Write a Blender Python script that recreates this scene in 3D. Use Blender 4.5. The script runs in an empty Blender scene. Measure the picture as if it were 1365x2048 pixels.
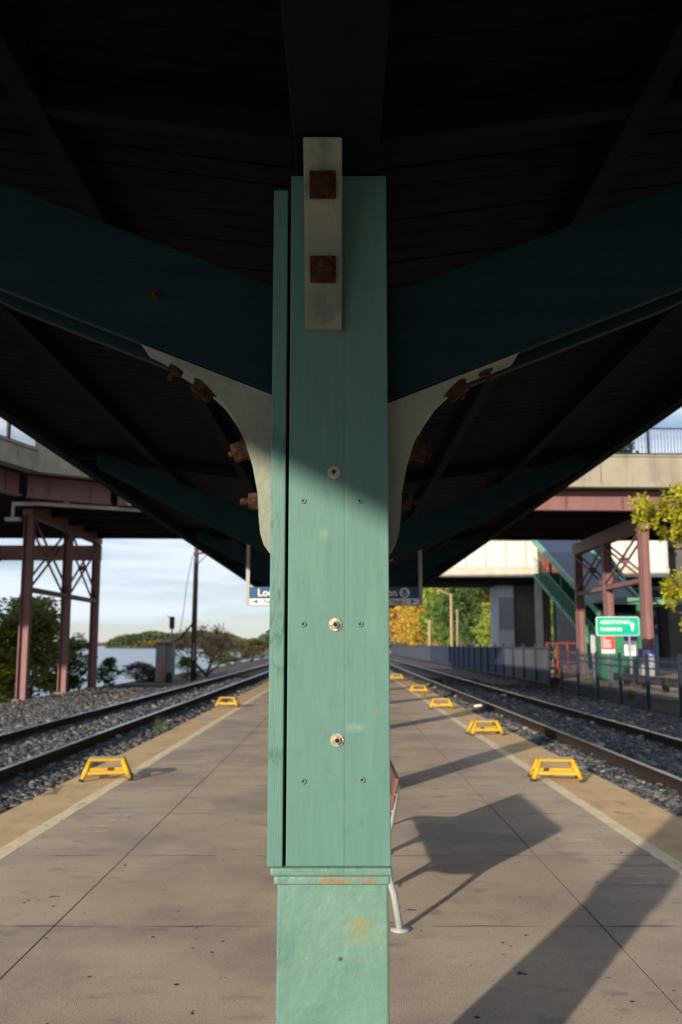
import bpy, bmesh, math, random
import numpy as np
from mathutils import Vector, Matrix
random.seed(7); rng = np.random.default_rng(7)
sc = bpy.context.scene
C = sc.collection
R = math.radians
# ------------------------------------------------------------------ camera
cam_d = bpy.data.cameras.new('camera'); cam = bpy.data.objects.new('camera', cam_d); C.objects.link(cam)
cam.location = (0, 0, 1.6); cam.rotation_euler = (R(90 + 8.182), 0, 0)
cam_d.sensor_fit = 'VERTICAL'; cam_d.sensor_height = 36; cam_d.sensor_width = 24
cam_d.lens = 1850 * 36 / 2048
cam_d.clip_start = 0.05; cam_d.clip_end = 12000
cam_d.dof.use_dof = True; cam_d.dof.focus_distance = 2.74; cam_d.dof.aperture_fstop = 4.4
sc.camera = cam
# ------------------------------------------------------------------ sky, sun, exposure
SUN_AZ, SUN_EL = R(29), R(14.1)          # light travels forward and to the right
w = bpy.data.worlds.new('World'); sc.world = w; w.use_nodes = True
nt = w.node_tree; nt.nodes.clear()
def wn(t, **k):
    n = nt.nodes.new(t)
    for a, b in k.items(): setattr(n, a, b)
    return n
sky = wn('ShaderNodeTexSky', sky_type='NISHITA', sun_disc=False)
sky.sun_elevation = SUN_EL; sky.sun_rotation = math.pi + SUN_AZ
sky.air_density = 1.0; sky.dust_density = 0.15; sky.ozone_density = 3.0
tc = wn('ShaderNodeTexCoord'); mp = wn('ShaderNodeMapping'); mp.inputs['Scale'].default_value = (1.0, 1.0, 8.0)
nz = wn('ShaderNodeTexNoise'); nz.inputs['Scale'].default_value = 2.3; nz.inputs['Detail'].default_value = 7; nz.inputs['Roughness'].default_value = .58
rp = wn('ShaderNodeValToRGB'); rp.color_ramp.elements[0].position = .36; rp.color_ramp.elements[1].position = .56
mx = wn('ShaderNodeMix', data_type='RGBA'); mx.inputs['B'].default_value = (8.7, 9.6, 11.2, 1)
bg = wn('ShaderNodeBackground'); bg.inputs['Strength'].default_value = 0.078
ow = wn('ShaderNodeOutputWorld')
L = nt.links.new
L(tc.outputs['Generated'], mp.inputs['Vector']); L(mp.outputs[0], nz.inputs['Vector']); L(nz.outputs['Fac'], rp.inputs['Fac'])
spz = wn('ShaderNodeSeparateXYZ'); hz_ = wn('ShaderNodeMapRange'); mxm = wn('ShaderNodeMath', operation='MAXIMUM')
hz_.inputs['From Min'].default_value = 0.0; hz_.inputs['From Max'].default_value = .30; hz_.inputs['To Min'].default_value = .45; hz_.inputs['To Max'].default_value = 0
L(tc.outputs['Generated'], spz.inputs[0]); L(spz.outputs['Z'], hz_.inputs['Value']); L(hz_.outputs[0], mxm.inputs[0]); L(rp.outputs['Color'], mxm.inputs[1]); L(mxm.outputs[0], mx.inputs['Factor']); L(sky.outputs['Color'], mx.inputs['A']); L(mx.outputs['Result'], bg.inputs['Color']); L(bg.outputs[0], ow.inputs['Surface'])
sun_d = bpy.data.lights.new('sun', 'SUN'); sun_d.energy = 5.0; sun_d.angle = R(0.9); sun_d.color = (1.0, .865, .68)
sun = bpy.data.objects.new('sun', sun_d); C.objects.link(sun)
sd = Vector((math.sin(SUN_AZ) * math.cos(SUN_EL), math.cos(SUN_AZ) * math.cos(SUN_EL), -math.sin(SUN_EL)))
sun.rotation_euler = sd.to_track_quat('-Z', 'Y').to_euler(); sun.location = (-30, -50, 30)
sc.view_settings.view_transform = 'Standard'; sc.view_settings.look = 'None'; sc.view_settings.gamma = 1
sc.view_settings.exposure = 0.32
sc.render.film_transparent = False
try:
    sc.cycles.max_bounces = 7; sc.cycles.transparent_max_bounces = 8
except Exception: pass

# ------------------------------------------------------------------ helpers
class MB:
    """collects shapes; build() links them as ONE mesh object"""
    def __init__(s): s.v = []; s.f = []
    def add(s, vs, fs):
        o = len(s.v); s.v += [tuple(p) for p in vs]; s.f += [tuple(i + o for i in q) for q in fs]; return s
    def box(s, x0, x1, y0, y1, z0, z1):
        return s.add([(x0,y0,z0),(x1,y0,z0),(x1,y1,z0),(x0,y1,z0),(x0,y0,z1),(x1,y0,z1),(x1,y1,z1),(x0,y1,z1)],
                     [(0,3,2,1),(4,5,6,7),(0,1,5,4),(1,2,6,5),(2,3,7,6),(3,0,4,7)])
    def bar(s, a, b, wd, ht, up=(0,0,1)):
        a, b = Vector(a), Vector(b); d = (b - a).normalized(); up = Vector(up)
        if abs(d.dot(up)) > .99: up = Vector((0,1,0))
        r = d.cross(up).normalized(); u = r.cross(d).normalized()
        q = [r*(-wd/2)+u*(-ht/2), r*(wd/2)+u*(-ht/2), r*(wd/2)+u*(ht/2), r*(-wd/2)+u*(ht/2)]
        return s.add([a+p for p in q]+[b+p for p in q], [(0,1,2,3),(7,6,5,4),(0,4,5,1),(1,5,6,2),(2,6,7,3),(3,7,4,0)])
    def tube(s, pts, rad, n=8, cap=True):
        pts = [Vector(p) for p in pts]; rs = rad if isinstance(rad, (list, tuple)) else [rad]*len(pts)
        vs = []; fs = []
        for i, p in enumerate(pts):
            d = (pts[min(i+1,len(pts)-1)] - pts[max(i-1,0)]).normalized()
            up = Vector((0,0,1)) if abs(d.z) < .95 else Vector((0,1,0))
            r = d.cross(up).normalized(); u = r.cross(d).normalized()
            for k in range(n):
                a = 2*math.pi*k/n; vs.append(p + (r*math.cos(a)+u*math.sin(a))*rs[i])
        for i in range(len(pts)-1):
            for k in range(n):
                fs.append((i*n+k, i*n+(k+1)%n, (i+1)*n+(k+1)%n, (i+1)*n+k))
        if cap:
            fs.append(tuple(range(n-1,-1,-1))); fs.append(tuple(range((len(pts)-1)*n, len(pts)*n)))
        return s.add(vs, fs)
    def prism(s, poly, axis, a, b):
        """extrude polygon along axis: 'y' takes (x,z), 'x' takes (y,z), 'z' takes (x,y)"""
        n = len(poly)
        def m(p, t): return (p[0],t,p[1]) if axis=='y' else ((t,p[0],p[1]) if axis=='x' else (p[0],p[1],t))
        vs = [m(p,a) for p in poly]+[m(p,b) for p in poly]
        return s.add(vs, [tuple(range(n)), tuple(range(2*n-1,n-1,-1))]+[(i,i+n,(i+1)%n+n,(i+1)%n) for i in range(n)])
    def build(s, name, m=None, parent=None, bevel=0, smooth=False, loc=None, fixn=True, seg=2):
        me = bpy.data.meshes.new(name); me.from_pydata(s.v, [], s.f); me.update()
        if fixn or bevel:
            bm = bmesh.new(); bm.from_mesh(me)
            if fixn: bmesh.ops.recalc_face_normals(bm, faces=bm.faces)
            if bevel: bmesh.ops.bevel(bm, geom=[e for e in bm.edges if len(e.link_faces)==2 and e.calc_face_angle(0) > .5], offset=bevel, segments=seg, affect='EDGES', profile=.5)
            bm.to_mesh(me); bm.free()
        if smooth:
            for p in me.polygons: p.use_smooth = True
        return link(name, me, m, parent, loc)
def link(name, me, m=None, parent=None, loc=None):
    o = bpy.data.objects.new(name, me); C.objects.link(o)
    if m is not None and len(me.materials) == 0: me.materials.append(m)
    if parent is not None: o.parent = parent
    if loc is not None: o.location = loc
    return o
def empty(name, loc, rz=0):
    o = bpy.data.objects.new(name, None); C.objects.link(o); o.location = loc; o.rotation_euler = (0,0,rz); o.empty_display_size = .1; return o
def tag(o, label=None, cat=None, group=None, kind=None):
    if label: o['label'] = label
    if cat: o['category'] = cat
    if group: o['group'] = group
    if kind: o['kind'] = kind
    return o
def copy_tree(o, parent=None):
    c = o.copy(); C.objects.link(c); c.parent = parent
    for ch in list(o.children): copy_tree(ch, c)
    return c
def npmesh(name, V, Fq, mats=None):
    """V (n,3), Fq (m,k) numpy arrays"""
    me = bpy.data.meshes.new(name); k = Fq.shape[1]
    me.vertices.add(len(V)); me.vertices.foreach_set('co', np.ascontiguousarray(V, dtype=np.float32).ravel())
    me.loops.add(Fq.size); me.loops.foreach_set('vertex_index', Fq.astype(np.int32).ravel())
    me.polygons.add(len(Fq)); me.polygons.foreach_set('loop_start', np.arange(0, Fq.size, k, dtype=np.int32))
    me.update(calc_edges=True); me.validate()
    return me
def text_mesh(s, size, bold=0.0, align='LEFT'):
    cu = bpy.data.curves.new('lettering', 'FONT'); cu.body = s; cu.size = size; cu.extrude = .003; cu.offset = bold; cu.align_x = align; cu.resolution_u = 3
    o = bpy.data.objects.new('lettering', cu); C.objects.link(o)
    dg = bpy.context.evaluated_depsgraph_get(); me = bpy.data.meshes.new_from_object(o.evaluated_get(dg))
    bpy.data.objects.remove(o); bpy.data.curves.remove(cu)
    me.transform(Matrix.Rotation(R(90), 4, 'X')); me.name = 'lettering'
    me.materials.clear()
    return me

# ------------------------------------------------------------------ materials
def mat(name, col, rough=.6, var=.25, scale=6, bump=0, bscale=40, spec=.4, metal=0, col2=None, lo=.35, hi=.65, coord='pos', stretch=(1,1,1), detail=5, bstretch=None):
    m = bpy.data.materials.new(name); m.use_nodes = True; t = m.node_tree; b = t.nodes['Principled BSDF']
    def N(ty): return t.nodes.new(ty)
    if coord == 'pos': g = N('ShaderNodeNewGeometry'); src = g.outputs['Position']
    else: g = N('ShaderNodeTexCoord'); src = g.outputs['Object']
    mpn = N('ShaderNodeMapping'); mpn.inputs['Scale'].default_value = stretch; t.links.new(src, mpn.inputs['Vector'])
    n = N('ShaderNodeTexNoise'); n.inputs['Scale'].default_value = scale; n.inputs['Detail'].default_value = detail; n.inputs['Roughness'].default_value = .6
    t.links.new(mpn.outputs[0], n.inputs['Vector'])
    rmp = N('ShaderNodeValToRGB'); e = rmp.color_ramp.elements
    e[0].position = lo; e[1].position = hi
    c2 = col2 if col2 else tuple(min(1, c*(1+var)) for c in col); c1 = col if col2 else tuple(c*(1-var) for c in col)
    e[0].color = (*c1, 1); e[1].color = (*c2, 1)
    t.links.new(n.outputs['Fac'], rmp.inputs['Fac']); t.links.new(rmp.outputs['Color'], b.inputs['Base Color'])
    b.inputs['Roughness'].default_value = rough; b.inputs['Metallic'].default_value = metal; b.inputs['Specular IOR Level'].default_value = spec
    if bump:
        n2 = N('ShaderNodeTexNoise'); n2.inputs['Scale'].default_value = bscale; n2.inputs['Detail'].default_value = 4
        mp2 = N('ShaderNodeMapping'); mp2.inputs['Scale'].default_value = bstretch or stretch; t.links.new(src, mp2.inputs['Vector']); t.links.new(mp2.outputs[0], n2.inputs['Vector'])
        bp = N('ShaderNodeBump'); bp.inputs['Strength'].default_value = bump; bp.inputs['Distance'].default_value = .02
        t.links.new(n2.outputs['Fac'], bp.inputs['Height']); t.links.new(bp.outputs[0], b.inputs['Normal'])
    m['out'] = 1
    return m
def layer(m, col, scale, lo, hi, coord='pos', stretch=(1,1,1), box=None, amount=1.0, soft=.02, detail=5, seed=0.0):
    """mix another paint, dirt or rust colour over a material by a noise mask (and an optional box in that coordinate space)"""
    t = m.node_tree; b = t.nodes['Principled BSDF']
    def N(ty): return t.nodes.new(ty)
    old = b.inputs['Base Color'].links[0].from_socket
    src = N('ShaderNodeNewGeometry').outputs['Position'] if coord == 'pos' else N('ShaderNodeTexCoord').outputs['Object']
    mpn = N('ShaderNodeMapping'); mpn.inputs['Scale'].default_value = stretch; mpn.inputs['Location'].default_value = (seed,seed,seed); t.links.new(src, mpn.inputs['Vector'])
    n = N('ShaderNodeTexNoise'); n.inputs['Scale'].default_value = scale; n.inputs['Detail'].default_value = detail; n.inputs['Roughness'].default_value = .62
    t.links.new(mpn.outputs[0], n.inputs['Vector'])
    mr = N('ShaderNodeMapRange'); mr.inputs['From Min'].default_value = lo; mr.inputs['From Max'].default_value = hi; mr.inputs['To Max'].default_value = amount
    t.links.new(n.outputs['Fac'], mr.inputs['Value']); fac = mr.outputs[0]
    if box:
        sp = N('ShaderNodeSeparateXYZ'); t.links.new(src, sp.inputs[0])
        for ax, (a, c) in box.items():
            for val, sign in ((a, 1), (c, -1)):
                k = N('ShaderNodeMapRange'); k.inputs['From Min'].default_value = val - soft*sign; k.inputs['From Max'].default_value = val + soft*sign
                t.links.new(sp.outputs['XYZ'.index(ax)], k.inputs['Value'])
                mu = N('ShaderNodeMath'); mu.operation = 'MULTIPLY'; t.links.new(fac, mu.inputs[0]); t.links.new(k.outputs[0], mu.inputs[1]); fac = mu.outputs[0]
    mxn = N('ShaderNodeMix'); mxn.data_type = 'RGBA'; mxn.inputs['B'].default_value = (*col, 1)
    t.links.new(fac, mxn.inputs['Factor']); t.links.new(old, mxn.inputs['A']); t.links.new(mxn.outputs['Result'], b.inputs['Base Color'])
    return m
M = {}
G = (.094, .212, .190)
M['plank'] = mat('green_painted_plank', G, .5, .05, 16, .05, 90, coord='obj', stretch=(3,3,.35), bstretch=(3,3,.25), spec=.35)
layer(M['plank'], (.062,.16,.135), 11, .60, .76, 'obj', (1.2,1.2,.8), seed=3.1, amount=.8)
layer(M['plank'], (.145,.275,.235), 9, .52, .74, 'obj', (2.2,2.2,.3), amount=.45, seed=8.2)
layer(M['plank'], (.15,.215,.155), 7, .66, .75, 'obj', (1,1,1), amount=.5, seed=1.7)
M['strip'] = mat('green_painted_edge', G, .5, .06, 9, .12, 60, coord='obj', stretch=(3,3,.35), bstretch=(5,5,.3), spec=.35)
for z0_, z1_ in ((1.895,1.945),(1.715,1.755),(1.60,1.675),(1.52,1.56),(2.10,2.17),(1.30,1.33)):
    layer(M['strip'], (.03,.115,.085), 75, .47, .58, 'obj', (1,1,.35), seed=z0_*9, detail=7, box={'Z':(z0_,z1_)}, soft=.018, amount=.85)
# long hair crack, knots and scuffs of the front plank
layer(M['plank'], (.04,.10,.08), 9, .36, .50, 'obj', (1,1,1), box={'X':(.0075,.0090),'Y':(-.1,.01)}, soft=.0008, amount=.8, seed=4)
layer(M['plank'], (.045,.10,.08), 130, .70, .76, 'obj', (1,1,.5), amount=.8, seed=7.7, detail=3)
for kx, kz, ka, kb, cc in ((-.045,1.892,.010,.012,(.19,.30,.20)),(.020,1.915,.007,.008,(.085,.21,.17)),(.030,2.075,.004,.012,(.06,.16,.11)),(-.030,2.20,.006,.006,(.08,.2,.17)),(-.055,1.375,.022,.010,(.085,.20,.16)),(.035,1.39,.02,.008,(.2,.33,.27)),(.105,1.80,.014,.035,(.08,.2,.165)),(-.108,1.325,.006,.003,(.03,.09,.07))):
    layer(M['plank'], cc, 40, .36, .58, 'obj', (1,1,.6), box={'X':(kx-ka,kx+ka),'Z':(kz-kb,kz+kb),'Y':(-.1,.01)}, soft=.009, amount=.75, seed=kx*50, detail=6)
M['iron'] = mat('green_painted_iron', (.118,.24,.205), .42, .08, 5, .18, 45, coord='obj', spec=.45)
layer(M['iron'], (.18,.31,.26), 4, .5, .72, 'obj', (1,1,.8), amount=.7, seed=2.2)
layer(M['iron'], (.055,.16,.135), 5, .52, .68, 'obj', (1,1,.6), amount=.75, seed=6.4)
layer(M['iron'], (.24,.225,.085), 34, .40, .60, 'obj', box={'X':(.018,.075),'Z':(.862,.935),'Y':(-.4,.03)}, soft=.015, amount=.8)
layer(M['iron'], (.33,.12,.03), 70, .40, .54, 'obj', (.35,1,1), box={'X':(-.055,.085),'Z':(1.006,1.022),'Y':(-.4,.0)}, soft=.008)
layer(M['iron'], (.05,.03,.022), 30, .3, .45, 'obj', box={'X':(-.006,.004),'Z':(.821,.829),'Y':(-.4,.03)}, soft=.003)
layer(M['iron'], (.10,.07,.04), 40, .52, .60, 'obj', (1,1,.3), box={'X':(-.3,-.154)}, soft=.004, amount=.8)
layer(M['iron'], (.27,.28,.17), 20, .60, .74, 'obj', box={'Z':(.2,1.06)}, amount=.5, seed=4.7)
layer(M['iron'], (.03,.025,.02), 60, .71, .74, 'obj', seed=9.7)
layer(M['iron'], (.05,.04,.03), 12, .42, .62, 'obj', box={'Z':(.1,.32)}, soft=.08, seed=3.3)
M['cream_paint'] = mat('weathered_cream_paint', (.21,.235,.19), .6, .12, 5, .2, 50, coord='obj', stretch=(1,1,1))
layer(M['cream_paint'], (.10,.135,.125), 9, .54, .68, 'obj', (1,1,.7), amount=.85)
M['green_dark'] = mat('shade_deepened_canopy_green', (.006,.010,.014), .8, .2, 5, .4, 40, coord='obj', spec=.06)  # dark green, pushed near black in the colour to stand for canopy shade
M['strut'] = mat('shaded_strut_green', (.0075,.024,.034), .7, .12, 6, .2, 60, coord='obj', stretch=(.4,3,3), spec=.12)  # the column's green, darkened in the colour as if in shade
M['board'] = mat('shade_dark_board_paint', (.0065,.0068,.0095), .7, .35, 7, .4, 40, coord='pos', stretch=(.5,4,1), spec=.05)  # blackened beyond its own paint to give the ceiling its shade
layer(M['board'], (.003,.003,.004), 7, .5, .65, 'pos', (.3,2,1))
M['rust'] = mat('rusty_steel', (.045,.022,.015), .85, .4, 40, .6, 90, coord='obj', spec=.1)
layer(M['rust'], (.10,.048,.024), 30, .52, .70, 'obj')
M['zinc'] = mat('zinc_washer', (.46,.43,.33), .35, .12, 60, .15, 80, coord='obj', metal=.6)
layer(M['zinc'], (.22,.10,.05), 90, .6, .72, 'obj')
M['slab'] = mat('platform_concrete', (.47,.385,.305), .85, .12, 1.1, .5, 220, spec=.25)
layer(M['slab'], (.29,.235,.215), .7, .46, .66, amount=.8)
layer(M['slab'], (.15,.12,.115), 75, .56, .68, amount=.6, detail=3)
layer(M['slab'], (.13,.10,.10), 28, .64, .72, amount=.6, detail=4, seed=21)
layer(M['slab'], (.68,.58,.46), 70, .60, .72, amount=.5, detail=2, seed=4)
layer(M['slab'], (.05,.045,.055), 15, .74, .76, stretch=(1,.8,1), detail=1.5, seed=2.5)
layer(M['slab'], (.18,.14,.145), 3.2, .58, .72, stretch=(1,1.6,1), amount=.55, detail=6, seed=12)
M['coping'] = mat('worn_ochre_edge_paint', (.58,.41,.225), .85, .1, 2, .5, 160, spec=.25)
layer(M['coping'], (.43,.31,.20), 3.0, .52, .66, stretch=(1.4,.6,1), amount=.8)
layer(M['coping'], (.075,.05,.055), 1.6, .62, .70, stretch=(2.2,.7,1), amount=.75, seed=3)
layer(M['coping'], (.10,.08,.07), 50, .62, .72, amount=.5)
M['line'] = mat('worn_pale_yellow_line', (.74,.62,.41), .8, .1, 3, .3, 160, spec=.25)
layer(M['line'], (.30,.235,.17), 9, .55, .68, stretch=(1.5,.6,1), amount=.8)
M['faint_mark'] = mat('faded_paint_mark', (.66,.56,.38), .85, .15, 20)
layer(M['faint_mark'], (.47,.385,.305), 14, .42, .55)
M['joint'] = mat('dark_joint_dirt', (.035,.03,.03), .95, .3, 20)
M['patch'] = mat('grey_cement_patch', (.36,.35,.33), .9, .15, 20, .3, 120)
M['rail_side'] = mat('rusty_rail_side', (.035,.022,.02), .8, .3, 20, .3, 80)
M['rail_top'] = mat('polished_rail_head', (.74,.77,.82), .24, .1, 10, 0, spec=.6, metal=1)
M['yellow'] = mat('yellow_plastic', (.60,.355,.016), .5, .06, 6, .12, 60, coord='obj')
layer(M['yellow'], (.30,.21,.07), 22, .54, .70, 'obj', amount=.7)
layer(M['yellow'], (.10,.08,.05), 9, .45, .65, 'obj', box={'Z':(-.1,.05)}, soft=.03, amount=.7)
M['yellow_top'] = mat('gritty_stool_top', (.52,.44,.20), .8, .15, 30, .4, 200, coord='obj')
M['rubber'] = mat('dark_rubber', (.03,.03,.03), .8, .2, 20)
M['concrete'] = mat('bridge_concrete', (.31,.28,.22), .85, .12, .8, .3, 30, spec=.25)
layer(M['concrete'], (.20,.17,.13), 1.3, .50, .70, stretch=(2.2,2.2,.25), amount=.8)
layer(M['concrete'], (.10,.09,.08), 3.0, .60, .72, stretch=(1.5,1.5,.12), amount=.6, seed=6)
M['steel'] = mat('maroon_bridge_steel', (.225,.118,.118), .6, .1, .8, .15, 20, spec=.35)
layer(M['steel'], (.19,.075,.06), 2.2, .56, .7, stretch=(1,1,.4), amount=.7)
M['steel_shade'] = mat('shaded_bridge_steel', (.022,.014,.016), .8, .2, 1, spec=.1)  # bridge steel with the under-deck shade put into its colour
M['railing'] = mat('black_railing_paint', (.025,.032,.05), .5, .1, 3)
M['fence'] = mat('navy_black_fence_paint', (.016,.024,.048), .45, .1, 3)
M['mesh_dark'] = mat('navy_fence_fabric', (.016,.034,.085), .7, .15, .6, stretch=(1,1,.3))
M['mesh_grey'] = mat('grey_fence_fabric', (.085,.095,.125), .8, .15, .6, stretch=(1,1,.3))  # grey stands in for see-through mesh and its reflections
M['pipe'] = mat('white_drain_pipe', (.55,.53,.52), .5, .1, 2)
M['ballast'] = mat('ballast_bed', (.075,.07,.068), .95, .3, 6, 1.0, 26, spec=.2)
layer(M['ballast'], (.20,.18,.16), 26, .56, .66, detail=2, amount=.8)
layer(M['ballast'], (.16,.10,.07), .5, .5, .7, amount=.35)
M['dirt'] = mat('dirt_bank', (.075,.068,.066), .95, .3, .8, .8, 12, spec=.2)
layer(M['dirt'], (.19,.135,.08), .5, .52, .66, stretch=(1,.3,1), amount=.8)
M['asphalt'] = mat('parking_pavement', (.48,.41,.32), .9, .12, .6, .3, 40, spec=.25)
M['cream'] = mat('cream_metal_panel', (.66,.65,.62), .6, .06, 1.5, .05, 20)
layer(M['cream'], (.30,.19,.10), 2.2, .60, .74, stretch=(1.6,1,.35), amount=.6)
M['cream_trim'] = mat('cream_trim_paint', (.55,.50,.42), .6, .1, 2)
M['black'] = mat('black_soffit_paint', (.008,.008,.009), .8, .2, 2, spec=.1)
M['white_clad'] = mat('pale_grey_cladding', (.50,.53,.56), .6, .05, 2)
M['louvre'] = mat('louvre_grey', (.26,.29,.32), .6, .1, 5)
M['dark_wall'] = mat('dark_grey_wall', (.11,.10,.095), .85, .15, 1.5, .2, 20)
M['brick'] = mat('red_brick', (.24,.075,.055), .85, .3, 3)
M['sgreen'] = mat('green_stair_paint', (.032,.19,.095), .5, .12, 2)
M['sgreen2'] = mat('pale_green_rail_paint', (.14,.34,.26), .5, .1, 2)
M['navy'] = mat('navy_roof_panel', (.012,.028,.07), .35, .15, 1)
M['red'] = mat('red_steel_paint', (.22,.03,.025), .5, .15, 4)
M['sign_green'] = mat('sign_green', (.0,.42,.28), .4, .03, 2)
M['sign_white'] = mat('sign_white', (.75,.75,.72), .5, .03, 2)
M['sign_red'] = mat('sign_red', (.60,.05,.05), .5, .04, 2)
M['sign_blue'] = mat('sign_blue', (.010,.075,.19), .45, .04, 2)
M['sign_violet'] = mat('sign_violet_blue', (.08,.08,.32), .5, .04, 2)
M['ink'] = mat('dark_lettering', (.03,.035,.05), .6, .05, 2)
M['post_grey'] = mat('galvanised_post', (.32,.33,.33), .5, .1, 4, metal=.4)
M['bin'] = mat('pale_bin', (.42,.43,.45), .6, .1, 3)
M['orange'] = mat('orange_plastic', (.65,.14,.03), .5, .1, 4)
M['bench_wood'] = mat('bench_wood_slat', (.17,.075,.05), .5, .25, 5, .3, 40, coord='obj', stretch=(6,.4,6))
M['bench_iron'] = mat('pale_cast_iron', (.36,.38,.38), .4, .08, 8, .15, 60, coord='obj')
M['bark'] = mat('bark', (.10,.07,.05), .9, .3, 4, .8, 20, coord='obj', stretch=(1,1,.3))
M['pole_wood'] = mat('creosoted_pole', (.085,.055,.05), .85, .3, 2, .4, 20, coord='obj', stretch=(1,1,.2))
M['pole_tan'] = mat('tan_pole_wood', (.36,.27,.15), .85, .15, 2, coord='obj')
M['relay'] = mat('grey_relay_box', (.30,.30,.29), .8, .15, 2, coord='obj')
M['roof_top'] = mat('roof_felt', (.06,.06,.06), .9, .2, 1)
# stones with a colour of their own
def stone_mat():
    m = bpy.data.materials.new('ballast_stone'); m.use_nodes = True; t = m.node_tree; b = t.nodes['Principled BSDF']
    g = t.nodes.new('ShaderNodeNewGeometry'); r = t.nodes.new('ShaderNodeValToRGB'); e = r.color_ramp.elements
    e[0].position = 0; e[0].color = (.032,.037,.046,1); e[1].position = 1; e[1].color = (.34,.31,.28,1)
    for p, c in ((.45,(.072,.08,.094,1)),(.75,(.125,.12,.122,1)),(.93,(.20,.18,.165,1))):
        k = e.new(p); k.color = c
    t.links.new(g.outputs['Random Per Island'], r.inputs['Fac']); t.links.new(r.outputs['Color'], b.inputs['Base Color'])
    b.inputs['Roughness'].default_value = .9; b.inputs['Specular IOR Level'].default_value = .2
    return m
M['stone'] = stone_mat()
def leaf_mat(name, cols=None):
    """leaf: colour comes from the object's own colour (or a ramp), varied leaf by leaf"""
    m = bpy.data.materials.new(name); m.use_nodes = True; t = m.node_tree; b = t.nodes['Principled BSDF']; o = t.nodes['Material Output']
    g = t.nodes.new('ShaderNodeNewGeometry'); hs = t.nodes.new('ShaderNodeHueSaturation')
    if cols:
        r = t.nodes.new('ShaderNodeValToRGB'); e = r.color_ramp.elements
        e[0].color = (*cols[0],1); e[1].color = (*cols[-1],1)
        for i, c in enumerate(cols[1:-1]): k = e.new((i+1)/(len(cols)-1)); k.color = (*c,1)
        pn = t.nodes.new('ShaderNodeTexNoise'); pn.inputs['Scale'].default_value = .02; pn.inputs['Detail'].default_value = 3; pn.inputs['Roughness'].default_value = .7
        t.links.new(g.outputs['Position'], pn.inputs['Vector'])
        mr0 = t.nodes.new('ShaderNodeMapRange'); mr0.inputs['From Min'].default_value = .3; mr0.inputs['From Max'].default_value = .7; t.links.new(pn.outputs['Fac'], mr0.inputs['Value'])
        t.links.new(mr0.outputs[0], r.inputs['Fac']); t.links.new(r.outputs['Color'], hs.inputs['Color'])
    else:
        oi = t.nodes.new('ShaderNodeObjectInfo'); t.links.new(oi.outputs['Color'], hs.inputs['Color'])
    for sock, lo, hi, mul in (('Value', .55, 1.5, 1.0), ('Hue', .475, .525, 7.3)):
        mr = t.nodes.new('ShaderNodeMapRange'); mr.inputs['To Min'].default_value = lo; mr.inputs['To Max'].default_value = hi
        if mul != 1.0:
            a = t.nodes.new('ShaderNodeMath'); a.operation = 'MULTIPLY'; a.inputs[1].default_value = mul; f = t.nodes.new('ShaderNodeMath'); f.operation = 'FRACT'
            t.links.new(g.outputs['Random Per Island'], a.inputs[0]); t.links.new(a.outputs[0], f.inputs[0]); t.links.new(f.outputs[0], mr.inputs['Value'])
        else: t.links.new(g.outputs['Random Per Island'], mr.inputs['Value'])
        t.links.new(mr.outputs[0], hs.inputs[sock])
    tr = t.nodes.new('ShaderNodeBsdfTranslucent'); ms = t.nodes.new('ShaderNodeMixShader'); ms.inputs[0].default_value = .3
    t.links.new(hs.outputs[0], b.inputs['Base Color']); t.links.new(hs.outputs[0], tr.inputs['Color'])
    b.inputs['Roughness'].default_value = .6; b.inputs['Specular IOR Level'].default_value = .25
    t.links.new(b.outputs[0], ms.inputs[1]); t.links.new(tr.outputs[0], ms.inputs[2]); t.links.new(ms.outputs[0], o.inputs['Surface'])
    return m
M['leaf'] = leaf_mat('leaf')
M['far_leaf'] = leaf_mat('far_wood_leaf', [(.035,.06,.025),(.06,.09,.03),(.15,.13,.035),(.24,.13,.03)])
def water_mat():
    m = bpy.data.materials.new('river_water'); m.use_nodes = True; t = m.node_tree; b = t.nodes['Principled BSDF']
    b.inputs['Base Color'].default_value = (.10,.15,.20,1); b.inputs['Roughness'].default_value = .22; b.inputs['IOR'].default_value = 1.33
    g = t.nodes.new('ShaderNodeNewGeometry'); mp_ = t.nodes.new('ShaderNodeMapping'); mp_.inputs['Scale'].default_value = (.5,1.4,1)
    n = t.nodes.new('ShaderNodeTexNoise'); n.inputs['Scale'].default_value = 1.2; n.inputs['Detail'].default_value = 5
    bp = t.nodes.new('ShaderNodeBump'); bp.inputs['Strength'].default_value = .5; bp.inputs['Distance'].default_value = .12
    t.links.new(g.outputs['Position'], mp_.inputs['Vector']); t.links.new(mp_.outputs[0], n.inputs['Vector']); t.links.new(n.outputs['Fac'], bp.inputs['Height']); t.links.new(bp.outputs[0], b.inputs['Normal'])
    return m
M['water'] = water_mat()

# ================================================================== SETTING
# ---- ground sheet, trackbed, water
def profile_sheet(name, prof, ys, m, jitter=0):
    V = []; 
    for y in ys:
        for x, z in prof: V.append((x, y, z + (random.uniform(-jitter, jitter) if jitter else 0)))
    n = len(prof); F = [(j*n+i, j*n+i+1, (j+1)*n+i+1, (j+1)*n+i) for j in range(len(ys)-1) for i in range(n-1)]
    b = MB(); b.add(V, F); o = b.build(name, m, fixn=False); o['kind'] = 'structure'; return o
ys_far = [-60,-20] + [i*3 for i in range(0,80)] + [260,320,420,600,900,1600,4000]
gp = [(-40,-6),(-19,-3.2),(-16,-2.2),(-14,-1.0),(-12.8,-.62),(-10,-.55),(-8,-.5),(-6,-.5),(0,-.6),(6,-.55),(9.3,-.42),(9.8,-.05),(10.5,0.0),(30,.1),(60,.5),(4000,4)]
profile_sheet('ground', gp, ys_far, M['dirt'])
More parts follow.
